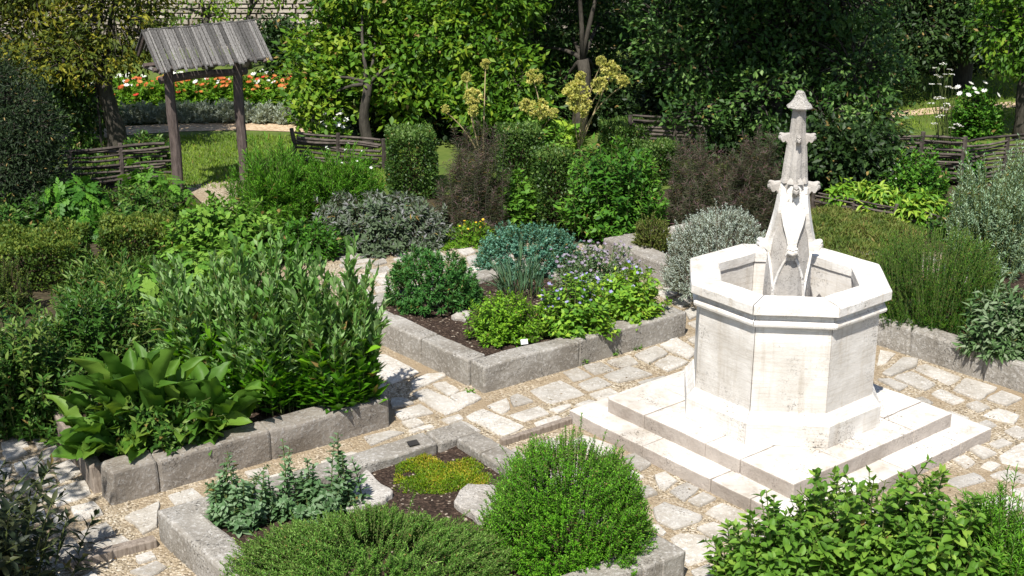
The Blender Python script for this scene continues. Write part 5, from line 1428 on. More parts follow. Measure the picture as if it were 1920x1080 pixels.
for i, s in enumerate(fl_spots):
    orange = i < 7 or i == 7
    lab = ('orange flower clump just left of the tree trunk in the far bed' if i == 7 else 'orange flower clump behind the lavender in the far bed, %s' % (ORD[i] if i in (0,) else 'rightmost' if i == 6 else ordinal(i))) if orange else 'white flower clump at the back of the far bed, %s' % ('leftmost' if i == 8 else 'rightmost' if i == 12 else ordinal(i - 8))
    s2 = (s[0], s[1], s[2], s[3] * 1.15, s[4])
    t = shrub('flower_clump', lab, 'flowers', s2, 'marigold', 150, 12, (.09, .06), .35, t0=.2, stem=None, group='orange flowers in the far bed' if orange else 'white flowers in the far bed')
    for k in range(20 if orange else 15):
        a = g0.uniform(0, 6.28); q = g0.uniform(0, 1.0) ** .6
        p = np.array([s2[0] + s2[3] * q * math.cos(a), s2[1] + s2[3] * .8 * q * math.sin(a), s2[2] + s2[4] * (1.08 - .55 * q * q)])
        c_ = g0.uniform()
        flower_part(t, p, g0.uniform(.06, .115), ('orange' if c_ < .7 else 'white' if c_ < .85 else 'red') if orange else ('white' if c_ < .75 else 'orange'), g0)

# ---------------------------------------------------------------- lawn grass
def grass(name, n, poly_box, keep, h, fm, seed, w=.006, z=-.012, label=None):
    g = np.random.default_rng(seed)
    P = np.stack([g.uniform(poly_box[0], poly_box[1], n), g.uniform(poly_box[2], poly_box[3], n), np.full(n, z)], 1)
    P = P[keep(P)]
    m = len(P)
    D = np.stack([g.normal(0, .4, m), g.normal(0, .4, m), np.ones(m)], 1)
    L = g.uniform(.5, 1.3, m) * h
    o = leaf_cloud(name, None, P, D, g.normal(0, 1, (m, 3)), L, np.full(m, w) * g.uniform(.7, 1.5, m), T_DIA, FM[fm], np.clip(.5 + .5 * lumps(P, 1.5, 2) + g.normal(0, .2, m), 0, 1))
    return tag(o, label, 'grass')
def keep_lawn(P):
    path = (P[:, 1] > 18.75 - .09 * (P[:, 0] + 4) ** 2) & (P[:, 1] < 19.7 - .09 * (P[:, 0] + 4) ** 2)
    return ~path
grass('lawn_grass', 44000, (-9, -1.2, 15.9, 20.5), keep_lawn, .05, 'grass', 3, .012, label='mown lawn grass beyond the gateway around the curved path')
grass('lawn_grass', 14000, (3.5, 10, 19, 24), lambda P: P[:, 1] > 18, .05, 'grass', 4, .014, label='mown lawn grass under the trees in the upper right')

# ---------------------------------------------------------------- back of the herb garden
AL = R(37)
clipped_box('tall square clipped box right of the feathery green bush', (-1.20, 15.72, 0.00, 0.312, 0.74), .62, AL * .3, 11000)
clipped_box('clipped box top between the bronze fennel and the bright leaves', (0.09, 16.36, 0.00, 0.297, 0.65), .5, AL * .3, 8000)
clipped_box('upright clipped box just left of the tall lovage', (0.46, 14.40, 0.00, 0.240, 0.82), .42, AL * .3, 9000)
clipped_box('low clipped box before the dark wattle fence', (1.50, 17.62, 0.00, 0.354, 0.43), .5, AL * .3, 7000)
clipped_box('small clipped box between the lovage and the large bronze fennel', (1.77, 16.21, 0.00, 0.262, 0.47), .42, AL * .3, 7000)
clipped_box('low yellow-green clipped hedge at the left picture edge', (-4.73, 12.54, 0.00, 0.624, 0.42), .8, AL * .2, 16000, 'box_yellow', .036, .3, wobble=.10)
clipped_box('low clipped box between the yellow hedge and the bright lemon balm', (-3.81, 13.17, 0.00, 0.399, 0.39), .6, AL * .2, 11000, 'box_yellow', .034, .3, wobble=.09)

shrub('yellow_cushion', 'rounded yellow-green cushion below the low hedge at the left edge', 'shrub', (-4.62, 11.59, 0.00, 0.266, 0.50), 'box_yellow', 260, 26, (.03, .02), .4, t0=.35)
shrub('tarragon', 'tall feathery green bush right of the gateway posts', 'herb', (-2.59, 14.33, 0.00, 0.437, 0.91), 'tarragon', 420, 34, (.085, .05), .16, t0=.15, ang=(50, 22), stem=('stem', .004, .002), shape=.6, low=.2, lump=.18, mean=.5)
shrub('tarragon', 'feathery green bush left of the tall clipped box', 'herb', (-1.90, 14.51, 0.00, 0.467, 0.79), 'tarragon', 400, 34, (.08, .05), .18, t0=.15, ang=(50, 22), stem=('stem', .004, .002), shape=.6, low=.2, lump=.18, flowers=('white', 10, .035, 0))
shrub('purple_sage', 'wide mound of grey-purple sage behind the middle bed', 'herb', (-1.40, 13.81, 0.00, 0.702, 0.51), 'sage', 420, 18, (.085, .065), .34, T_OVAL, ang=(72, 38), t0=.3, droop=.05, parts=300, mean=.55, low=.0, lump=.07, rho=.88, shoots=.85, shape=.85)
def fennel(label, spot, n, seed_stems=16):
    t = shrub('bronze_fennel', label, 'herb', spot, 'fennel', n, 60, (.07, .06), .065, t0=.03, ang=(85, 60), stem=('fennel_stem', .003, .001), opposite=False, shape=.75, low=.05, lump=.16, rho=.7, mean=.42, spread=.25, tipgain=.5, shoots=.6)
    return t
fennel('bronze fennel right of the tall clipped box', (-0.41, 14.18, 0.00, 0.357, 1.14), 280)
fennel('large bronze fennel mass behind the silver cushion left of the spire', (2.09, 14.15, 0.00, 0.446, 1.03), 360)
fennel('green-tinged bronze fennel touching the left side of the spire', (2.68, 14.45, 0.00, 0.337, 1.07), 240)
shrub('lovage', 'tall bright green lovage left of the large bronze fennel', 'herb', (1.11, 13.93, 0.00, 0.510, 1.06), 'lovage', 400, 18, (.07, .075), .5, T_OVAL, ang=(75, 45), t0=.12, stem=('stem', .006, .003), shape=.55, low=.15, parts=300, droop=.1)
shrub('leafy_herb', 'small bright green leafy bush right of the first bronze fennel', 'herb', (0.01, 14.34, 0.00, 0.252, 0.67), 'lemonbalm', 150, 14, (.075, .07), .6, T_OVAL, ang=(75, 45), t0=.15, stem=('stem', .005, .003), shape=.6, low=.15, parts=160)
shrub('marigold', 'low marigold clump with small yellow flowers behind the blue rue', 'flowers', (-0.43, 13.70, 0.00, 0.259, 0.22), 'marigold', 140, 12, (.05, .04), .3, t0=.2, flowers=('yellow', 9, .032, 0))
shrub('low_herb', 'low green creeping herb at the path edge beside the purple sage', 'herb', (-0.65, 13.67, 0.00, 0.316, 0.07), 'marigold', 150, 12, (.04, .03), .4, t0=.2, low=.3)

# angelica with dry stalks and umbels
ang = thing('angelica', 'tall angelica with round yellow-green umbels on bare curving stalks', 'herb', (*(0.82, 17.6), 0))
gq = np.random.default_rng(77)
UM = [((1.12, 17, 1.35), 8), ((1.24, 17, 1.23), 15), ((1.4, 17, 1.09), 10), ((1.1, 16.9, 1.06), 13), ((0.87, 17.1, 1.13), 9), ((0.81, 16.9, 0.96), 20), ((0.87, 16.8, 0.82), 17), ((0.28, 17.2, 1.11), 13), ((-0.5, 17, 0.89), 14),
      ((0.17, 16.9, 0.81), 10), ((0.34, 16.8, 0.78), 16), ((0.52, 16.8, 0.73), 8), ((-0.85, 17, 0.74), 7), ((-0.49, 16.9, 0.74), 9), ((-0.58, 17.2, 1.11), 8), ((-0.34, 17.3, 1.26), 8)]
roots = [(0.83, 17.3), (0.91, 17.25), (0.77, 17.22), (0.35, 17.16), (-0.38, 17.13)]
for i, (c, rpx) in enumerate(UM):
    c = np.array(c); r = rpx * 1.45 * 17.2 / F_PX
    b = roots[0 if i < 5 else 1 if i < 7 else 3 if i in (7, 9, 10, 11) else 4]
    b = np.array([b[0], b[1], 0.0])
    tt = np.linspace(0, 1, 8)[:, None]
    ctrl = np.array([b[0] * .6 + c[0] * .4 + .12 * math.sin(i * 2.1), b[1], c[2] * .62])
    path = (1 - tt) ** 2 * b + 2 * tt * (1 - tt) * ctrl + tt ** 2 * (c - [0, 0, r * .5])
    V, F = limb(path, [.012 - .006 * f for f in np.linspace(0, 1, 8)], 6)
    st_ = obj('stalk', mesh_from(V, F, smooth=True), M['pale_stem'], ang)
    # umbel: small globes on rays, gathered in a ball
    k = 40
    d = unit(gq.normal(0, 1, (k, 3)) + np.array([0, 0, .35]))
    Pk = c + d * r * .72
    lv = 14
    P = np.repeat(Pk, lv, 0); D = unit(gq.normal(0, 1, (k * lv, 3)) + np.repeat(d, lv, 0) * .7)
    L = np.full(k * lv, r * .27)
    V, T = frame(P, D, gq.normal(0, 1, D.shape), T_DIA, L, L * .55)
    V2, T2 = tubes(np.stack([np.repeat((c - [0, 0, r * .5])[None], k, 0), Pk], 1), .003, .003, 3)
    obj('umbel', tri_mesh(np.concatenate([V, V2]), np.concatenate([T, T2 + len(V)]), np.concatenate([np.repeat(np.repeat(gq.uniform(.2, 1, k), lv), 4), np.full(len(V2), .3)])), FM['umbel'], st_)
P, D, Nn, L, W, u = stem_leaves(*grow((0.67, 17.55, 0.00, 0.318, 0.48), 60, gq), 6, gq, .3, (80, 60), (.2, .16), .8, False)
rest = leaf_parts('leaf', ang, P, D, Nn, L, W, [tmpl_frond(3, 1, lobe=.45), tmpl_frond(3, 2, lobe=.42)], FM['borage'], 150, gq, (.9, 17, .3))
shrub('leafy_herb', 'bright green leafy herb behind the clipped box, left of the umbel stalks', 'herb', (0.29, 16.87, 0.00, 0.493, 0.65), 'lemonbalm', 170, 14, (.09, .07), .6, T_OVAL, ang=(75, 45), t0=.2, stem=('stem', .005, .003), parts=160, mean=.65)

# ---------------------------------------------------------------- left side
FR = [tmpl_frond(3, 3, lobe=.4), tmpl_frond(4, 4, lobe=.36)]
def ferny(label, spot, fm, n, l):
    return shrub('toothed_herb', label, 'herb', spot, fm, n, 7, (l, l * .8), .9, FR[0], ang=(80, 60), t0=.25, stem=('stem', .006, .003), opposite=False, droop=.3, parts=300, ptmpls=FR, low=.2, lump=.2, shoots=.2)
ferny('toothed dissected green leaves left of the gateway, before the wattle fence', (-4.74, 14.17, 0.00, 0.478, 0.57), 'lovage', 60, .22)
ferny('toothed green leaves in front of the left gateway post', (-4.02, 14.65, 0.00, 0.343, 0.59), 'lemonbalm', 50, .20)
ferny('toothed pale-green leaves overhanging the left bed behind the big leaves', (-3.13, 10.87, 0.10, 0.330, 0.55), 'angelica', 40, .22)
ferny('toothed green leaves between the lemon balm and the grey-green clump', (-2.75, 11.39, 0.10, 0.332, 0.58), 'angelica', 46, .20)
shrub('dark_leafy_herb', 'dark leafy undergrowth below the wattle fence at far left', 'herb', (-5.23, 13.88, 0.00, 0.569, 0.48), 'soapwort', 240, 16, (.07, .06), .5, T_OVAL, ang=(75, 45), t0=.15, mean=.4)
shrub('dark_leafy_herb', 'dark leafy tangle hiding part of the left wattle fence', 'herb', (-4.86, 15.86, 0.00, 0.611, 0.37), 'soapwort', 190, 14, (.07, .05), .5, T_OVAL, t0=.15, mean=.45, low=.2)
shrub('dark_leafy_herb', 'dark leafy undergrowth at the foot of the left gateway post', 'herb', (-4.18, 14.35, 0.00, 0.572, 0.47), 'soapwort', 240, 16, (.065, .05), .5, T_OVAL, ang=(75, 45), t0=.15, mean=.5)
shrub('lemon_balm', 'bright green lemon balm bush at the path leading to the gateway', 'herb', (-2.91, 13.02, 0.00, 0.576, 0.68), 'lemonbalm', 420, 16, (.085, .065), .68, T_OVAL, ang=(78, 45), t0=.25, stem=('stem', .005, .003), parts=300, droop=.1, mean=.55, low=.15)
shrub('soapwort', 'tangled dark green herb along the left picture edge', 'herb', (-3.59, 9.14, 0.00, 0.390, 0.95), 'soapwort', 420, 20, (.085, .06), .36, T_OVAL, ang=(75, 35), t0=.12, stem=('stem', .005, .002), parts=300, lump=.2, mean=.45, shape=.6)
shrub('soapwort', 'tangled dark green herb left of the big crinkled leaves', 'herb', (-3.24, 9.82, 0.05, 0.498, 0.85), 'soapwort', 460, 20, (.085, .06), .34, T_OVAL, ang=(75, 35), t0=.12, stem=('stem', .005, .002), parts=300, lump=.2, mean=.5, shape=.6)
shrub('soapwort', 'dark green narrow-leaved herb below the two low hedges', 'herb', (-3.46, 11.26, 0.00, 0.494, 0.65), 'soapwort', 380, 18, (.10, .07), .25, T_OVAL, ang=(65, 30), t0=.12, stem=('stem', .005, .002), parts=300, lump=.2, mean=.5, shape=.6)

shrub('dark_leafy_herb', 'dark leafy herb between the lemon balm and the purple sage', 'herb', (-2.15, 13.22, 0.00, 0.409, 0.43), 'lovage', 240, 15, (.07, .05), .55, T_OVAL, t0=.15, mean=.35)

# grey-green costmary filling the left bed
PADS = [tmpl_long(4, paddle, .35, .10, 0, s) for s in (1, 2)]
def costmary(label, spot, n, seed):
    SEED[0] += 1; g = np.random.default_rng(SEED[0])
    x, y, z0, r, h = spot
    t = thing('costmary', label, 'herb', (x, y, z0))
    B, C, E = grow(spot, n, g, base=.9, ry=.75, shape=.5, rho=.5, lump=.2, low=.3, arch=.25, seed=seed, topbias=.8, shoots=0)
    stems_mesh(t, B, C, E, .005, .003, M['stem'])
    P, D, Nn, L, W, u = stem_leaves(B, C, E, 26, g, .05, (50, 13), (.15, .078), .42, False, 0.0)
    lowm = u < .45
    rnd = np.clip(g.normal(.5, .2, len(P)) + .5 * (u - .45), 0, 1)
    up_ = ~lowm
    rest = leaf_parts('leaf', t, P[up_], D[up_], Nn[up_], L[up_], W[up_], PADS, FM['costmary'], 150, g, (x, y, z0 + h * .5))
    P1, D1, N1, L1, W1, r1 = [v[up_][rest] for v in (P, D, Nn, L, W, rnd)]
    leaf_cloud('foliage', t, P1, D1, N1, L1, W1, T_OVAL, FM['costmary'], r1)
    rest = leaf_parts('leaf', t, P[lowm], D[lowm], Nn[lowm], L[lowm], W[lowm] * 1.2, PADS, FM['costmary_low'], 150, g, (x, y, z0 + h * .2))
    P1, D1, N1, L1, W1, r1 = [v[lowm][rest] for v in (P, D, Nn, L, W, rnd)]
    leaf_cloud('foliage', t, P1, D1, N1, L1, W1 * 1.2, T_OVAL, FM['costmary_low'], r1)
    return t
costmary('tall grey-green leafy clump at the right end of the left bed', (-1.30, 9.18, 0.17, 0.372, 1.15), 250, 3)
costmary('tall grey-green leafy clump in the middle of the left bed', (-1.79, 9.23, 0.17, 0.389, 1.21), 260, 4)
costmary('tall grey-green leafy clump behind the big crinkled leaves', (-2.26, 9.49, 0.17, 0.420, 1.06), 240, 5)

def big_leaves(name, label, loc, leaves, fm='horseradish'):
    """rosette of large crinkled leaves, each its own part: (azimuth, tilt, length, width)"""
    SEED[0] += 1; g = np.random.default_rng(SEED[0])
    t = thing(name, label, 'herb', loc)
    more = [(az + g.uniform(-30, 30), min(85, tilt + g.uniform(-10, 22)), l * g.uniform(.6, .95), w * g.uniform(.6, .95)) for az, tilt, l, w in leaves for _ in range(2)]
    for i, (az, tilt, l, w) in enumerate(leaves + more):
        w *= .82; tilt *= .72
        tm = tmpl_long(14, oblong, g.uniform(.25, 1.0), .14, .030, i)
        a, b = R(az), R(tilt)
        D = np.array([[math.cos(a) * math.sin(b), math.sin(a) * math.sin(b), math.cos(b)]])
        P = np.array([[loc[0] + .05 * math.cos(a) + g.normal(0, .075), loc[1] + .05 * math.sin(a) + g.normal(0, .06), loc[2] + .02]])
        Nn = np.array([[-math.cos(a) * math.cos(b), -math.sin(a) * math.cos(b), math.sin(b) + .05]]) + g.normal(0, .5, (1, 3))
        V, T = frame(P, D, Nn, tm, np.array([l]), np.array([w]))
        o = obj('leaf', tri_mesh(V, T, np.full(len(V), np.clip(g.normal(.5, .2), .05, .95)), smooth=True), FM[fm], t)
    return t
big_leaves('horseradish', 'tall upright crinkled leaves at the left end of the left bed', (*(-2.6, 8.56), .17), [(230, 6, .86, .20), (310, 9, .84, .19), (20, 10, .84, .19), (200, 22, .72, .20), (250, 10, .84, .20), (300, 16, .72, .19), (330, 8, .74, .18), (160, 26, .66, .19), (90, 14, .7, .19), (20, 20, .66, .18), (225, 38, .56, .19), (275, 30, .56, .19), (180, 44, .56, .18), (130, 34, .6, .18), (350, 30, .6, .18), (60, 8, .74, .18), (210, 12, .7, .18), (285, 45, .5, .18), (245, 52, .48, .17)])
big_leaves('horseradish', 'broad spreading leaves drooping over the front wall of the left bed', (*(-2.17, 8.68), .17), [(210, 46, .46, .19), (255, 50, .46, .20), (300, 44, .5, .20), (340, 46, .48, .19), (180, 56, .42, .18), (275, 70, .40, .19), (320, 66, .40, .18), (235, 68, .40, .19), (30, 26, .56, .19), (120, 26, .56, .19), (10, 38, .5, .18), (290, 24, .58, .19), (230, 22, .58, .19), (260, 84, .34, .15)])
shrub('soapwort', 'low dark leafy cover around the big crinkled leaves in the left bed', 'herb', (-2.48, 8.64, 0.17, 0.466, 0.39), 'soapwort', 300, 14, (.08, .06), .4, T_OVAL, ang=(75, 40), t0=.1, stem=('stem', .004, .002), low=.2, lump=.2, mean=.5)
big_leaves('horseradish', 'yellowing low leaves spilling over the left corner of the left bed', (*(-2.76, 8.39), .17), [(200, 62, .42, .16), (240, 66, .40, .17), (280, 62, .42, .16), (170, 52, .46, .16), (310, 68, .40, .16), (220, 36, .48, .16), (255, 82, .36, .13), (150, 30, .5, .16), (265, 40, .46, .17)])

# ---------------------------------------------------------------- middle bed
shrub('spurge', 'dome of dark green whorled spurge at the left of the middle bed', 'herb', (-0.70, 11.36, 0.17, 0.402, 0.49), 'spurge', 230, 34, (.05, .042), .30, T_OVAL, ang=(82, 30), t0=.35, stem=('stem', .006, .003), opposite=False, lump=.05, rho=.92, low=.0, parts=300, shoots=.9, shoot_len=(.2, .34))
shrub('blue_rue', 'cushion of blue-green rue at the back of the middle bed', 'herb', (0.15, 12.41, 0.17, 0.490, 0.41), 'rue', 560, 24, (.030, .026), .6, t0=.1, ang=(75, 40), stem=('stem', .004, .002), lump=.09, low=.0, shoots=.9, shoot_len=(.2, .35), rho=.9)
shrub('marjoram', 'yellow-green marjoram at the front corner of the middle bed', 'herb', (-0.06, 10.52, 0.17, 0.327, 0.42), 'marjoram', 230, 20, (.045, .028), .55, T_OVAL, t0=.2, ang=(75, 40), stem=('stem', .004, .002), lump=.2, low=.08, parts=200)
chv = shrub('chives', 'thin blue-green chive leaves between the rue and the marjoram', 'herb', (0.07, 11.55, 0.17, 0.265, 0.39), 'chive', 45, 5, (.20, .13), .03, t0=.05, ang=(8, 4), stem=('stem', .003, .001), opposite=False, base=.8)
shrub('borage', 'leafy borage with pale blue flowers in the middle of the middle bed', 'herb', (0.51, 10.61, 0.17, 0.334, 0.50), 'borage', 190, 15, (.065, .05), .6, T_OVAL, t0=.15, ang=(78, 45), stem=('stem', .005, .003), lump=.22, parts=260, flowers=('blueviolet', 46, .034, 0), droop=.1, low=.1)
shrub('borage', 'leafy yellow-green borage at the right corner of the middle bed', 'herb', (1.00, 11.00, 0.17, 0.308, 0.44), 'borage', 190, 15, (.065, .05), .65, T_OVAL, t0=.15, ang=(78, 45), stem=('stem', .005, .003), lump=.22, parts=260, flowers=('blueviolet', 18, .032, 0), droop=.1, low=.1, mean=.6)
shrub('flowering_herb', 'grey-mauve flowering herb at the back right of the middle bed', 'herb', (0.79, 11.76, 0.17, 0.403, 0.40), 'sage_green', 220, 16, (.05, .035), .4, T_OVAL, t0=.2, ang=(70, 40), stem=('stem', .004, .002), lump=.2, flowers=('mauve', 130, .036, 0))

# ---------------------------------------------------------------- behind and right of the fountain
shrub('cotton_lavender', 'small green-grey cushion at the corner of the back stone bed', 'shrub', (1.39, 12.90, 0.17, 0.191, 0.38), 'thyme', 240, 26, (.028, .02), .4, t0=.35, ang=(45, 25), mean=.55, lump=.07)
shrub('cotton_lavender', 'large silver cushion left of the fountain basin', 'shrub', (1.90, 11.83, 0.17, 0.504, 0.76), 'silver', 1200, 22, (.030, .022), .28, t0=.05, ang=(60, 35), lump=.06, rho=.9, low=.0, mean=.55, shoots=.95, shape=.75, shoot_len=(.14, .24), grow_r=1.03)
shrub('winter_savory', 'wide dark green savory bush with upright stalks right of the fountain', 'herb', (3.64, 11.00, 0.17, 0.563, 0.80), 'savory', 1350, 30, (.034, .024), .2, t0=.1, ang=(50, 22), stem=('stem', .003, .002), shape=.5, rho=.78, low=.12, lump=.06, base=.85, tipgain=.7, shoots=.8, arch=.15)
shrub('wormwood', 'tall silver-green wormwood at the right picture edge', 'herb', (4.49, 12.21, 0.10, 0.401, 1.17), 'wormwood', 420, 36, (.05, .035), .28, t0=.2, ang=(60, 35), stem=('stem', .005, .003), lump=.2, shape=.55, low=.15)
shrub('wormwood', 'silver-green wormwood spire cut by the right picture edge', 'herb', (5.21, 13.15, 0.00, 0.322, 1.24), 'wormwood', 300, 34, (.05, .035), .28, t0=.2, ang=(60, 35), stem=('stem', .005, .003), lump=.2, shape=.55, low=.15)
shrub('sage', 'grey-green broad-leaved sage on the right stone bed', 'herb', (4.04, 10.15, 0.20, 0.359, 0.58), 'sage_green', 260, 18, (.10, .07), .33, T_OVAL, t0=.25, ang=(72, 38), parts=300, droop=.08, low=.04, mean=.5)
def mat_herb(name, label, cat, poly, z, n, fm, h, w, seed, spread=.9, lump_z=.06, mean=.5, cut=None):
    """creeping mat: short shoots over a plan polygon, cushioned by noise"""
    g = np.random.default_rng(seed); vs = np.array(poly)
    P = np.stack([g.uniform(vs[:, 0].min(), vs[:, 0].max(), n * 3), g.uniform(vs[:, 1].min(), vs[:, 1].max(), n * 3)], 1)
    ins = np.zeros(len(P), bool)
    for i in range(len(vs)):
        a, b = vs[i], vs[(i + 1) % len(vs)]
        c_ = (a[1] > P[:, 1]) != (b[1] > P[:, 1])
        ins ^= c_ & (P[:, 0] < (b[0] - a[0]) * (P[:, 1] - a[1]) / (b[1] - a[1] + 1e-9) + a[0])
    P = P[ins][:n]; m = len(P)
    P3 = np.concatenate([P, np.zeros((m, 1))], 1)
    lz = lumps(P3, 3.2, seed)
    hh = z + np.clip(.5 + lz, 0, 1) * lump_z
    if cut is not None:
        kp = lz > cut; P3, hh, lz = P3[kp], hh[kp], lz[kp]; m = len(P3)
    c0 = vs.mean(0); hx = np.ptp(vs, axis=0) / 2
    fall = np.sqrt(np.clip(1 - (((P3[:, :2] - c0) / hx) ** 2).sum(1) * .8, .02, 1))
    P3[:, 2] = z + (hh - z) * fall + g.uniform(-.02, 0, m)
    t = thing(name, label, cat, (float(vs[:, 0].mean()), float(vs[:, 1].mean()), z))
    D = np.stack([g.normal(0, spread, m), g.normal(0, spread, m), np.ones(m)], 1)
    L = g.uniform(.6, 1.3, m) * h
    leaf_cloud('foliage', t, P3, D, g.normal(0, 1, (m, 3)) + np.array([0, 0, .8]), L, L * w, T_DIA, FM[fm], np.clip(g.normal(mean, .2, m) + .5 * lumps(P3, 5, seed + 3), 0, 1))
    return t
mat_herb('thyme_mat', 'brownish green creeping thyme carpet right of the fountain spire', 'herb', [(2.77, 12.6), (3.08, 14.46), (3.63, 14.79), (4.47, 13.95), (3.98, 12.6)], .06, 16000, 'thyme', .055, .22, 5, lump_z=.10)
for i, (s, lab) in enumerate([((3.86, 15.16, 0.00, 0.223, 0.27), 'bright leafy plant just behind the low wattle edging, nearest the spire'), ((4.19, 14.93, 0.00, 0.259, 0.34), 'bright leafy plant in the middle of the row behind the low wattle edging'), ((4.53, 14.53, 0.00, 0.282, 0.34), 'bright broad-leaved plant at the right end of the low wattle edging')]):
    big = [tmpl_long(5, lance, .7, .12, 0, k) for k in (1, 2)]
    shrub('leafy_plant', lab, 'plant', s, 'hosta', 60, 8, (.14, .11), .32, T_OVAL, t0=.1, ang=(70, 45), stem=('stem', .004, .003), opposite=False, droop=.25, parts=240, ptmpls=big, group='bright leafy plants behind the low edging', mean=.55)
t = shrub('white_flower_bush', 'dark leafy bush dotted with white flowers behind the bright leafy plants', 'bush', (4.70, 15.22, 0.00, 0.371, 0.61), 'lovage', 220, 16, (.07, .05), .6, T_OVAL, t0=.15, mean=.5)
for k in range(16):
    c = [(4.51, 15.6, 0.39), (4.57, 15.6, 0.41), (4.56, 15.4, 0.36), (4.67, 15.5, 0.37), (4.47, 15.4, 0.33), (4.67, 15.3, 0.31), (4.87, 15.5, 0.37), (4.83, 15.3, 0.3), (4.6, 15.3, 0.31), (4.71, 15.2, 0.24), (4.47, 15.3, 0.28), (4.62, 15.2, 0.23), (4.93, 15.4, 0.33), (4.63, 15.6, 0.42), (4.74, 15.6, 0.42), (4.42, 15.4, 0.36)][k]
    flower_part(t, np.array(c), .055, 'white', g0)
t = shrub('white_rose_bush', 'loose bush with white blossoms on the far side of the right wattle fence', 'bush', (6.52, 18.77, 0.00, 0.375, 0.67), 'lovage', 180, 14, (.09, .06), .6, T_OVAL, t0=.15, mean=.5)
for c in ((6.28, 18.4, 0.8), (6.33, 18.4, 0.73), (6.34, 18.3, 0.69), (6.47, 18.4, 0.81), (6.6, 18.2, 0.68), (6.23, 18.3, 0.66), (6.11, 18.3, 0.68), (6.11, 18.4, 0.75), (6.44, 18.3, 0.72)):
    flower_part(t, np.array(c), .09, 'white', g0)
# white umbels on thin stalks
wu = thing('white_umbel_plant', 'tall thin stalks with flat white umbels above the right wattle fence', 'flowers', (*(5.63, 17.3), 0))
for c, rpx in [((5.24, 16.4, 1.43), 6), ((5.14, 16.4, 1.38), 5), ((5.32, 16.4, 1.36), 5), ((5.13, 16.3, 1.31), 4), ((5.18, 16.3, 1.29), 5), ((5.24, 16.3, 1.32), 4), ((5.32, 16.3, 1.32), 5), ((5.06, 16.2, 1.22), 5), ((5.15, 16.2, 1.22), 4), ((5.26, 16.2, 1.19), 6), ((5.33, 16.2, 1.17), 6), ((5.37, 16.2, 1.18), 4), ((5.14, 16.1, 1.08), 10), ((5.04, 16.1, 1.01), 6), ((5.23, 16.1, 1), 7), ((5.18, 16.1, 0.95), 5), ((5.23, 16.1, 0.93), 4), ((5.15, 16, 0.88), 6), ((5.11, 16, 0.86), 5), ((5.08, 16, 0.78), 6), ((5.35, 16, 0.77), 6), ((5.29, 16, 0.73), 5), ((5.39, 16, 0.75), 5)]:
    c = np.array(c); r = rpx * 16.6 / F_PX
    b = np.array([*(5.44, 16.61), 0.0]); b = b + g0.normal(0, .06, 3) * [1, 1, 0]
    tt = np.linspace(0, 1, 6)[:, None]
    path = (1 - tt) ** 2 * b + 2 * tt * (1 - tt) * (b * [.7, .7, 0] + c * [.3, .3, .6]) + tt ** 2 * c
    V, F = limb(path, [.006 - .003 * f for f in np.linspace(0, 1, 6)], 4)
    st_ = obj('stalk', mesh_from(V, F), M['stem'], wu)
    k = 26; a = g0.uniform(0, 6.28, k); q = np.sqrt(g0.uniform(0, 1, k)) * r
    Pk = c + np.stack([np.cos(a) * q, np.sin(a) * q, -.25 * q * q / r], 1)
    L = np.full(k, r * .5)
    V, T = frame(Pk, g0.normal(0, 1, (k, 3)) * [1, 1, .2], np.repeat([[0, 0, 1.0]], k, 0) + g0.normal(0, .2, (k, 3)), T_DIA, L, L * .9)
    obj('umbel', tri_mesh(V, T, np.repeat(g0.uniform(0, 1, k), 4)), FM['white'], st_)
shrub('dark_leafy_herb', 'dark green leafy cover below the tall right wattle fence', 'herb', (5.44, 16.54, 0.00, 0.568, 0.50), 'lovage', 200, 14, (.09, .06), .55, T_OVAL, t0=.15, mean=.35)
shrub('dark_leafy_herb', 'dark green leafy cover around the foot of the wormwood', 'herb', (5.12, 13.87, 0.00, 0.568, 0.57), 'soapwort', 220, 14, (.09, .06), .5, T_OVAL, t0=.15, mean=.4)
shrub('white_border_plant', 'low white-flowered plant beyond the short wattle fence', 'flowers', (-2.41, 17.95, 0.00, 0.252, 0.49), 'marigold', 90, 12, (.08, .05), .4, T_OVAL, t0=.15, flowers=('white', 14, .08, 0))
shrub('dark_leafy_herb', 'dark leafy plant at the foot of the yellow-green tree', 'herb', (-5.76, 17.60, 0.00, 0.372, 0.29), 'soapwort', 130, 12, (.09, .06), .5, T_OVAL, t0=.15)
shrub('dark_leafy_herb', 'dark leafy plant between the tree trunk and the left gateway post', 'herb', (-4.66, 16.88, 0.00, 0.340, 0.47), 'soapwort', 170, 13, (.08, .06), .5, T_OVAL, t0=.15, mean=.55)

# ---------------------------------------------------------------- near bed
shrub('hyssop', 'large round green hyssop bush at the right of the near bed', 'herb', (0.34, 7.17, 0.15, 0.526, 0.66), 'hyssop', 1900, 24, (.026, .018), .34, t0=.05, ang=(65, 38), stem=('stem', .003, .0015), shape=.62, rho=.86, low=.0, lump=.085, base=.8, tipgain=.3, shoots=.9, arch=.2, shoot_len=(.14, .26), grow_r=1.02)
shrub('hyssop', 'wide grey-green hyssop bush cut by the bottom picture edge', 'herb', (-0.80, 6.77, 0.15, 0.812, 0.36), 'hyssop_grey', 2200, 24, (.027, .018), .32, t0=.05, ang=(60, 32), stem=('stem', .003, .0015), shape=.62, rho=.86, low=.05, lump=.085, base=.8, tipgain=.4, ry=.6, shoots=.93, arch=.2, shoot_len=(.2, .36), grow_r=1.02)
mat_herb('mossy_mat', 'yellow-green mossy mat on dark soil in the near bed', 'herb', [(-0.77, 7.86), (-0.79, 8.26), (-0.62, 8.4), (-0.45, 8.26), (-0.29, 8.34), (-0.12, 8.12), (-0.16, 7.93), (-0.45, 7.81)], .135, 12000, 'moss', .017, .38, 8, lump_z=.06, cut=-.22, mean=.45)
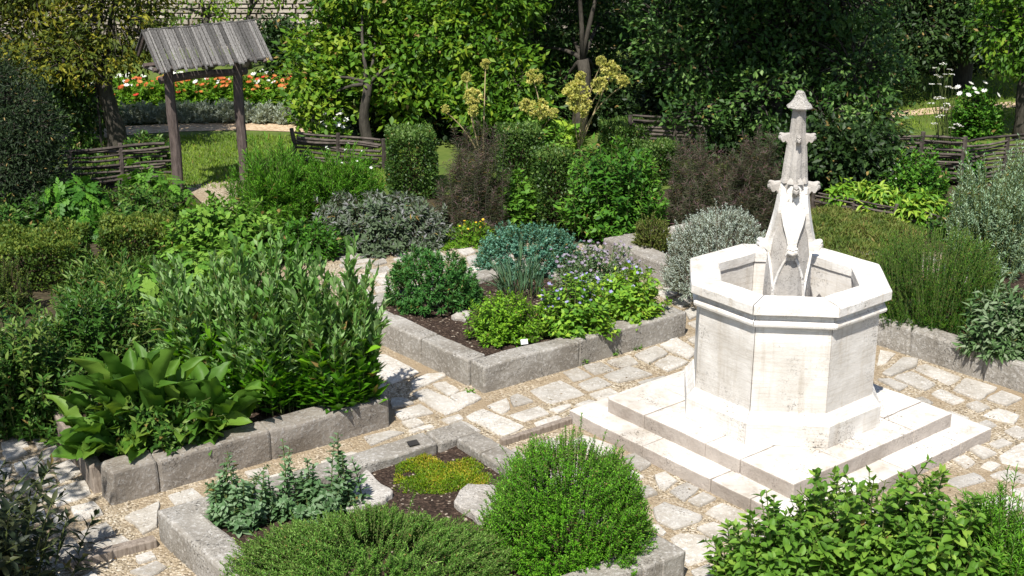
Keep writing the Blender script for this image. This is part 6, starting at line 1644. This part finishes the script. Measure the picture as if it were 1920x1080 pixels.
def horehound(label, spot, n, tall):
    SEED[0] += 1; g = np.random.default_rng(SEED[0])
    x, y, z0, r, h = spot
    t = thing('horehound', label, 'herb', (x, y, z0))
    tall = [tuple(np.array(q) + np.array([g.normal(0, .022), g.normal(0, .022), -dz])) for q in tall for dz in (0, .05, .10, .14)]
    B, C, E = grow(spot, n, g, base=.8, shape=.6, rho=.6, low=.2, lump=.2, shoots=0)
    E[:len(tall)] = np.array(tall); B[:len(tall), :2] = E[:len(tall), :2] + g.normal(0, .03, (len(tall), 2)); C[:len(tall)] = (B + E)[:len(tall)] / 2 + g.normal(0, .015, (len(tall), 3))
    stems_mesh(t, B, C, E, .005, .003, M['stem'])
    P, D, Nn, L, W, u = stem_leaves(B, C, E, 30, g, .10, (80, 55), (.075, .038), .55, True, .10)
    rnd = color_rnd(g, len(P), u, .2, .5, .5)
    rest = leaf_parts('leaf', t, P, D, Nn, L, W, [tmpl_long(4, lance, .4, .14, .02, 3), T_OVAL8], FM['horehound'], 280, g, (x, y, z0 + h * .35))
    leaf_cloud('foliage', t, P[rest], D[rest], Nn[rest], L[rest], W[rest], T_OVAL, FM['horehound'], rnd[rest])
horehound('grey-green upright herb stems at the left corner of the near bed', (-1.70, 7.48, 0.15, 0.251, 0.35), 60, [(-1.75, 7.5, 0.63), (-1.43, 7.65, 0.6), (-1.52, 7.5, 0.49)])
horehound('grey-green upright herb stems before the flat pale rock', (-1.26, 7.58, 0.15, 0.281, 0.22), 48, [(-1.08, 7.7, 0.66), (-1.28, 7.6, 0.52), (-1.04, 7.65, 0.52)])

# ---------------------------------------------------------------- foreground corners
MINT = [tmpl_long(4, lance, .45, .12, .012, s) for s in (1, 2, 3)]
mint_kw = dict(fm='mint', K=16, length=(.10, .055), width=.58, tmpl=T_OVAL, ang=(82, 40), t0=.2, stem=('stem', .005, .003), droop=.1, parts=300, ptmpls=MINT, lump=.14, shape=.7, low=.15)
shrub('mint_bush', 'bright green broad-leaved bush before the fountain steps', 'herb', (2.07, 6.90, 0.00, 0.476, 0.85), n=200, **mint_kw)
shrub('mint_bush', 'bright green broad-leaved bush at the bottom edge, left of its taller twin', 'herb', (1.48, 6.74, 0.00, 0.364, 0.61), n=150, **mint_kw)
shrub('mint_bush', 'bright green leafy bush at the bottom edge beside the feathery herb', 'herb', (2.38, 6.63, 0.00, 0.358, 0.75), n=150, **mint_kw)
shrub('feathery_herb', 'narrow-leaved green herb in the lower right corner', 'herb', (2.77, 6.73, 0.00, 0.331, 0.80), 'tarragon', 260, 40, (.075, .045), .14, t0=.15, ang=(60, 35), stem=('stem', .004, .002), opposite=False, shape=.65, low=.15, mean=.55)
shrub('shade_plant', 'dark leafy plant in the lower left corner', 'plant', (-3.14, 6.79, 0.00, 0.561, 0.85), 'dusky', 200, 14, (.13, .08), .33, T_OVAL, t0=.15, ang=(70, 40), stem=('stem', .006, .003), parts=300, droop=.1, mean=.45, lump=.25)
# weeds at the foot of the middle bed's wall
for i, p in enumerate([(0.58, 10.36), (0.85, 10.55), (1.05, 10.69), (-0.34, 9.75)]):
    shrub('weed', 'tiny green weed at the foot of the middle bed wall, %s' % ('nearest the front corner', 'second from the right', 'rightmost', 'left of the front corner')[i], 'weed', (p[0], p[1], 0.0, .045, .05), 'lemonbalm', 14, 6, (.03, .025), .5, T_OVAL, t0=.2, stem=None, group='weeds at the foot of the wall')

# fallen leaves and bits on the paths
gl_ = np.random.default_rng(21); nl = 900
Pl = np.stack([gl_.uniform(-3.4, 4.3, nl), gl_.uniform(6.9, 13.0, nl), gl_.uniform(.012, .022, nl)], 1)
leaf_cloud('fallen_leaves', gravel, Pl, gl_.normal(0, 1, (nl, 3)) * [1, 1, .12], np.repeat([[0, 0, 1.0]], nl, 0) + gl_.normal(0, .25, (nl, 3)), gl_.uniform(.012, .034, nl), gl_.uniform(.006, .014, nl), T_DIA, FM['litter'], gl_.uniform(0, 1, nl))
